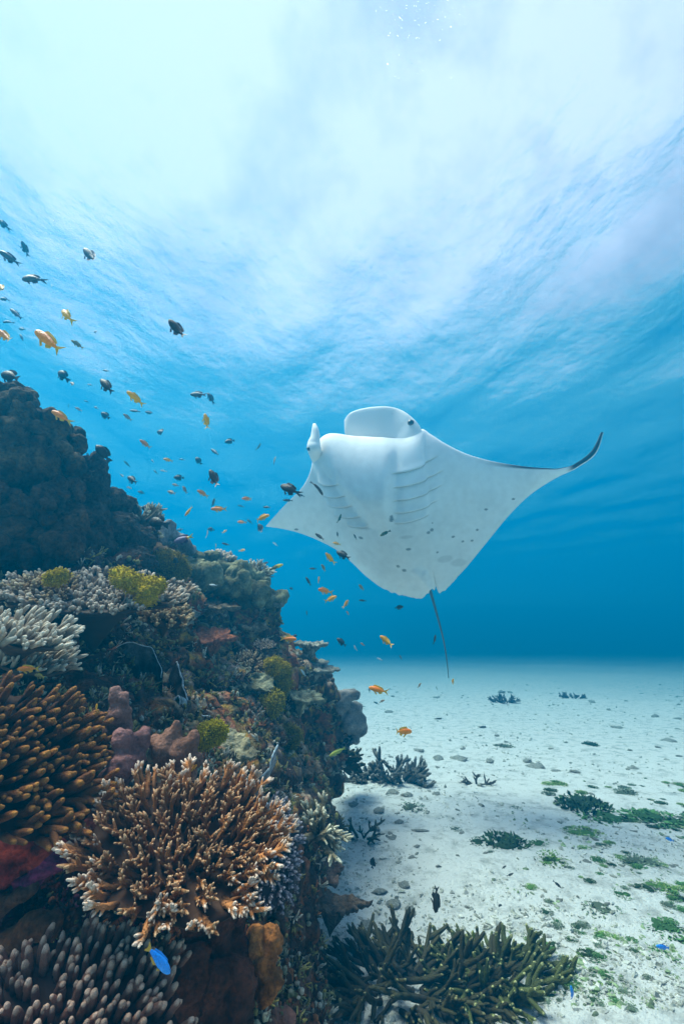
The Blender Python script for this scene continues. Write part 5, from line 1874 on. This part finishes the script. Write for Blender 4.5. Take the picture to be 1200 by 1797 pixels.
while len(spots) < 110:
    y = 1215 + 560 * rnd.random() ** 1.6
    x = rnd.uniform(600, 1200)
    if x < 610 and y > 1300 or (580 < x < 1000 and y > 1600):
        continue
    spots.append((x, y, rnd.uniform(3.5, 7.5)))
for x, y, r in spots:
    p = on_sand(x, y)
    d = sand_depth(y)
    o = link('coral_chunk', rnd.choice(chunks), loc=p)
    s = r * d / F * .9
    o.scale = (s, s, s * rnd.uniform(.6, 1.0))
    o.rotation_euler = (rnd.uniform(-.3, .3), rnd.uniform(-.3, .3), rnd.uniform(0, 6.28))
    tag(o, 'grey dead coral chunk lying loose on the white sand', 'rubble', 'loose coral chunks on the sand')


def build_rubble():
    rnd = random.Random(9)
    vs, fs, cs, n = [], [], [], 0
    pal = [(.42, .42, .37), (.30, .30, .25), (.52, .51, .46), (.20, .24, .15), (.26, .34, .18)]
    made = 0
    while made < 9000:
        y = 1195 + 605 * rnd.random() ** .9
        x = rnd.uniform(560, 1230)
        p = on_sand(x, y)
        dens = .5 + 1.3 * noise.noise(Vector((p.x * 1.1, p.y * .9, 2.2))) + .6 * noise.noise(Vector((p.x * 4, p.y * 4, 5)))
        dens += .55 * max(0, 1 - (x - 560) / 220)
        if dens < rnd.uniform(.15, 1.2):
            continue
        s = .0028 + .0125 * rnd.random() ** 4
        s *= .8 + .11 * sand_depth(y)
        v = ICO1_V * np.array([rnd.uniform(.6, 1.6), rnd.uniform(.4, 1.0), rnd.uniform(.5, 1.0)]) * s
        v = v * (1 + np.array([rnd.gauss(0, .38) for _ in range(len(v))])[:, None])
        a = rnd.uniform(0, 6.28)
        rot = np.array([[math.cos(a), -math.sin(a), 0], [math.sin(a), math.cos(a), 0], [0, 0, 1]])
        vs.append(v @ rot.T + np.array(p))
        fs.append(ICO1_F + n)
        green = x > 860 and y > 1360 and noise.noise(Vector((p.x * 2.5, p.y * 2.5, 8))) > 0
        c = np.array(pal[rnd.choice([0, 1, 2, 3, 4, 4] if green else [0, 0, 1, 2, 2])]) * rnd.uniform(.7, 1.3)
        cs.append(np.tile(c, (len(v), 1)))
        n += len(v)
        made += 1
    m = mesh('rubble_bits', np.concatenate(vs), np.concatenate(fs).tolist(), tint_mat('rubble_bits', 60.0, .95, .4, .01, .4), False)
    set_color(m, np.concatenate(cs))
    tag(link('rubble_bits', m), 'scattered fine coral rubble and algae scraps on the sand', 'rubble', kind='stuff')


build_rubble()


def build_scraps():
    """small algae tufts drifted over the sand, too many to count"""
    rnd = random.Random(21)
    vs, fs, cs, n, made = [], [], [], 0, 0
    src = []
    for kname in ('green', 'lime', 'grey', 'dark'):
        for m in ALG[kname][:2]:
            a = np.empty(len(m.vertices) * 4, dtype=np.float32)
            m.color_attributes['tint'].data.foreach_get('color', a)
            src.append((coords(m), [list(p.vertices) for p in m.polygons], a.reshape(-1, 4)[:, :3]))
    while made < 170:
        y = 1370 + 430 * rnd.random()
        x = rnd.uniform(860, 1215)
        p = on_sand(x, y)
        if noise.noise(Vector((p.x * 1.6 + p.y * .8, p.y * 1.6 - p.x * .8, 8))) + .25 * (x - 1000) / 200 < rnd.uniform(-.1, .45):
            continue
        v, f, c = rnd.choice(src)
        sc = rnd.uniform(4, 13) * sand_depth(y) / F
        a = rnd.uniform(0, 6.28)
        rot = np.array([[math.cos(a), -math.sin(a), 0], [math.sin(a), math.cos(a), 0], [0, 0, rnd.uniform(.5, 1)]])
        vs.append((v * sc) @ rot.T + np.array(p))
        fs += [[i + n for i in q] for q in f]
        cs.append(c * rnd.uniform(.8, 1.3))
        n += len(v)
        made += 1
    m = mesh('algae_scraps', np.concatenate(vs), fs, M_ALG)
    set_color(m, np.concatenate(cs))
    tag(link('algae_scraps', m), 'small green algae scraps strewn over the right hand sand', 'algae', kind='stuff')


build_scraps()


# ---- air bubbles drifting up to the surface
def build_bubbles():
    rnd = random.Random(3)
    items = []
    for _ in range(150):
        x, y = rnd.gauss(735, 45), abs(rnd.gauss(0, 70)) - 12
        d = rnd.uniform(1.6, 3.2)
        items.append((at(x, y, d), rnd.uniform(.3, .9) * (1.7 if rnd.random() < .1 else 1) * d / F))
    for _ in range(120):
        x, y = rnd.gauss(640, 110), rnd.uniform(0, 300)
        d = rnd.uniform(1.6, 3.5)
        items.append((at(x, y, d), rnd.uniform(.2, .6) * d / F))
    for _ in range(60):
        x, y = rnd.gauss(95, 30), rnd.gauss(430, 60)
        d = rnd.uniform(1.5, 2.6)
        items.append((at(x, y, d), rnd.uniform(.3, 1.1) * d / F))
    mt, N, L, b = new_mat('air_bubble')
    b.inputs['Base Color'].default_value = (.95, .98, 1, 1)
    b.inputs['Roughness'].default_value = .05
    b.inputs['Transmission Weight'].default_value = 1.0
    b.inputs['IOR'].default_value = .75
    tag(link('air_bubbles', spheres_mesh('air_bubbles', items, mt, True)), 'swarm of tiny air bubbles rising toward the bright surface', 'bubbles', kind='stuff')


build_bubbles()

# ------------------------------------------------------------------ the water itself
def build_haze():
    m, N, L, b = new_mat('sea_water')
    N.remove(b)
    pv = N.new('ShaderNodeVolumePrincipled')
    pv.inputs['Color'].default_value = (0.0003, 0.285, 0.62, 1)
    pv.inputs['Absorption Color'].default_value = (0.0, 0.12, 0.45, 1)
    pv.inputs['Density'].default_value = HAZE_DENSITY
    pv.inputs['Anisotropy'].default_value = 0.32
    L.new(pv.outputs[0], N['Material Output'].inputs['Volume'])
    x0, x1, y0, y1, z0, z1 = -60, 60, -30, 80, -1.2, WATER_Z - 0.6
    v = [(x, y, z) for x in (x0, x1) for y in (y0, y1) for z in (z0, z1)]
    f = [(0, 1, 3, 2), (4, 6, 7, 5), (0, 4, 5, 1), (2, 3, 7, 6), (0, 2, 6, 4), (1, 5, 7, 3)]
    o = link('haze', mesh('haze', v, f, m, False))
    tag(o, 'clear blue sea water fading the distance', 'water', kind='stuff')


build_haze()
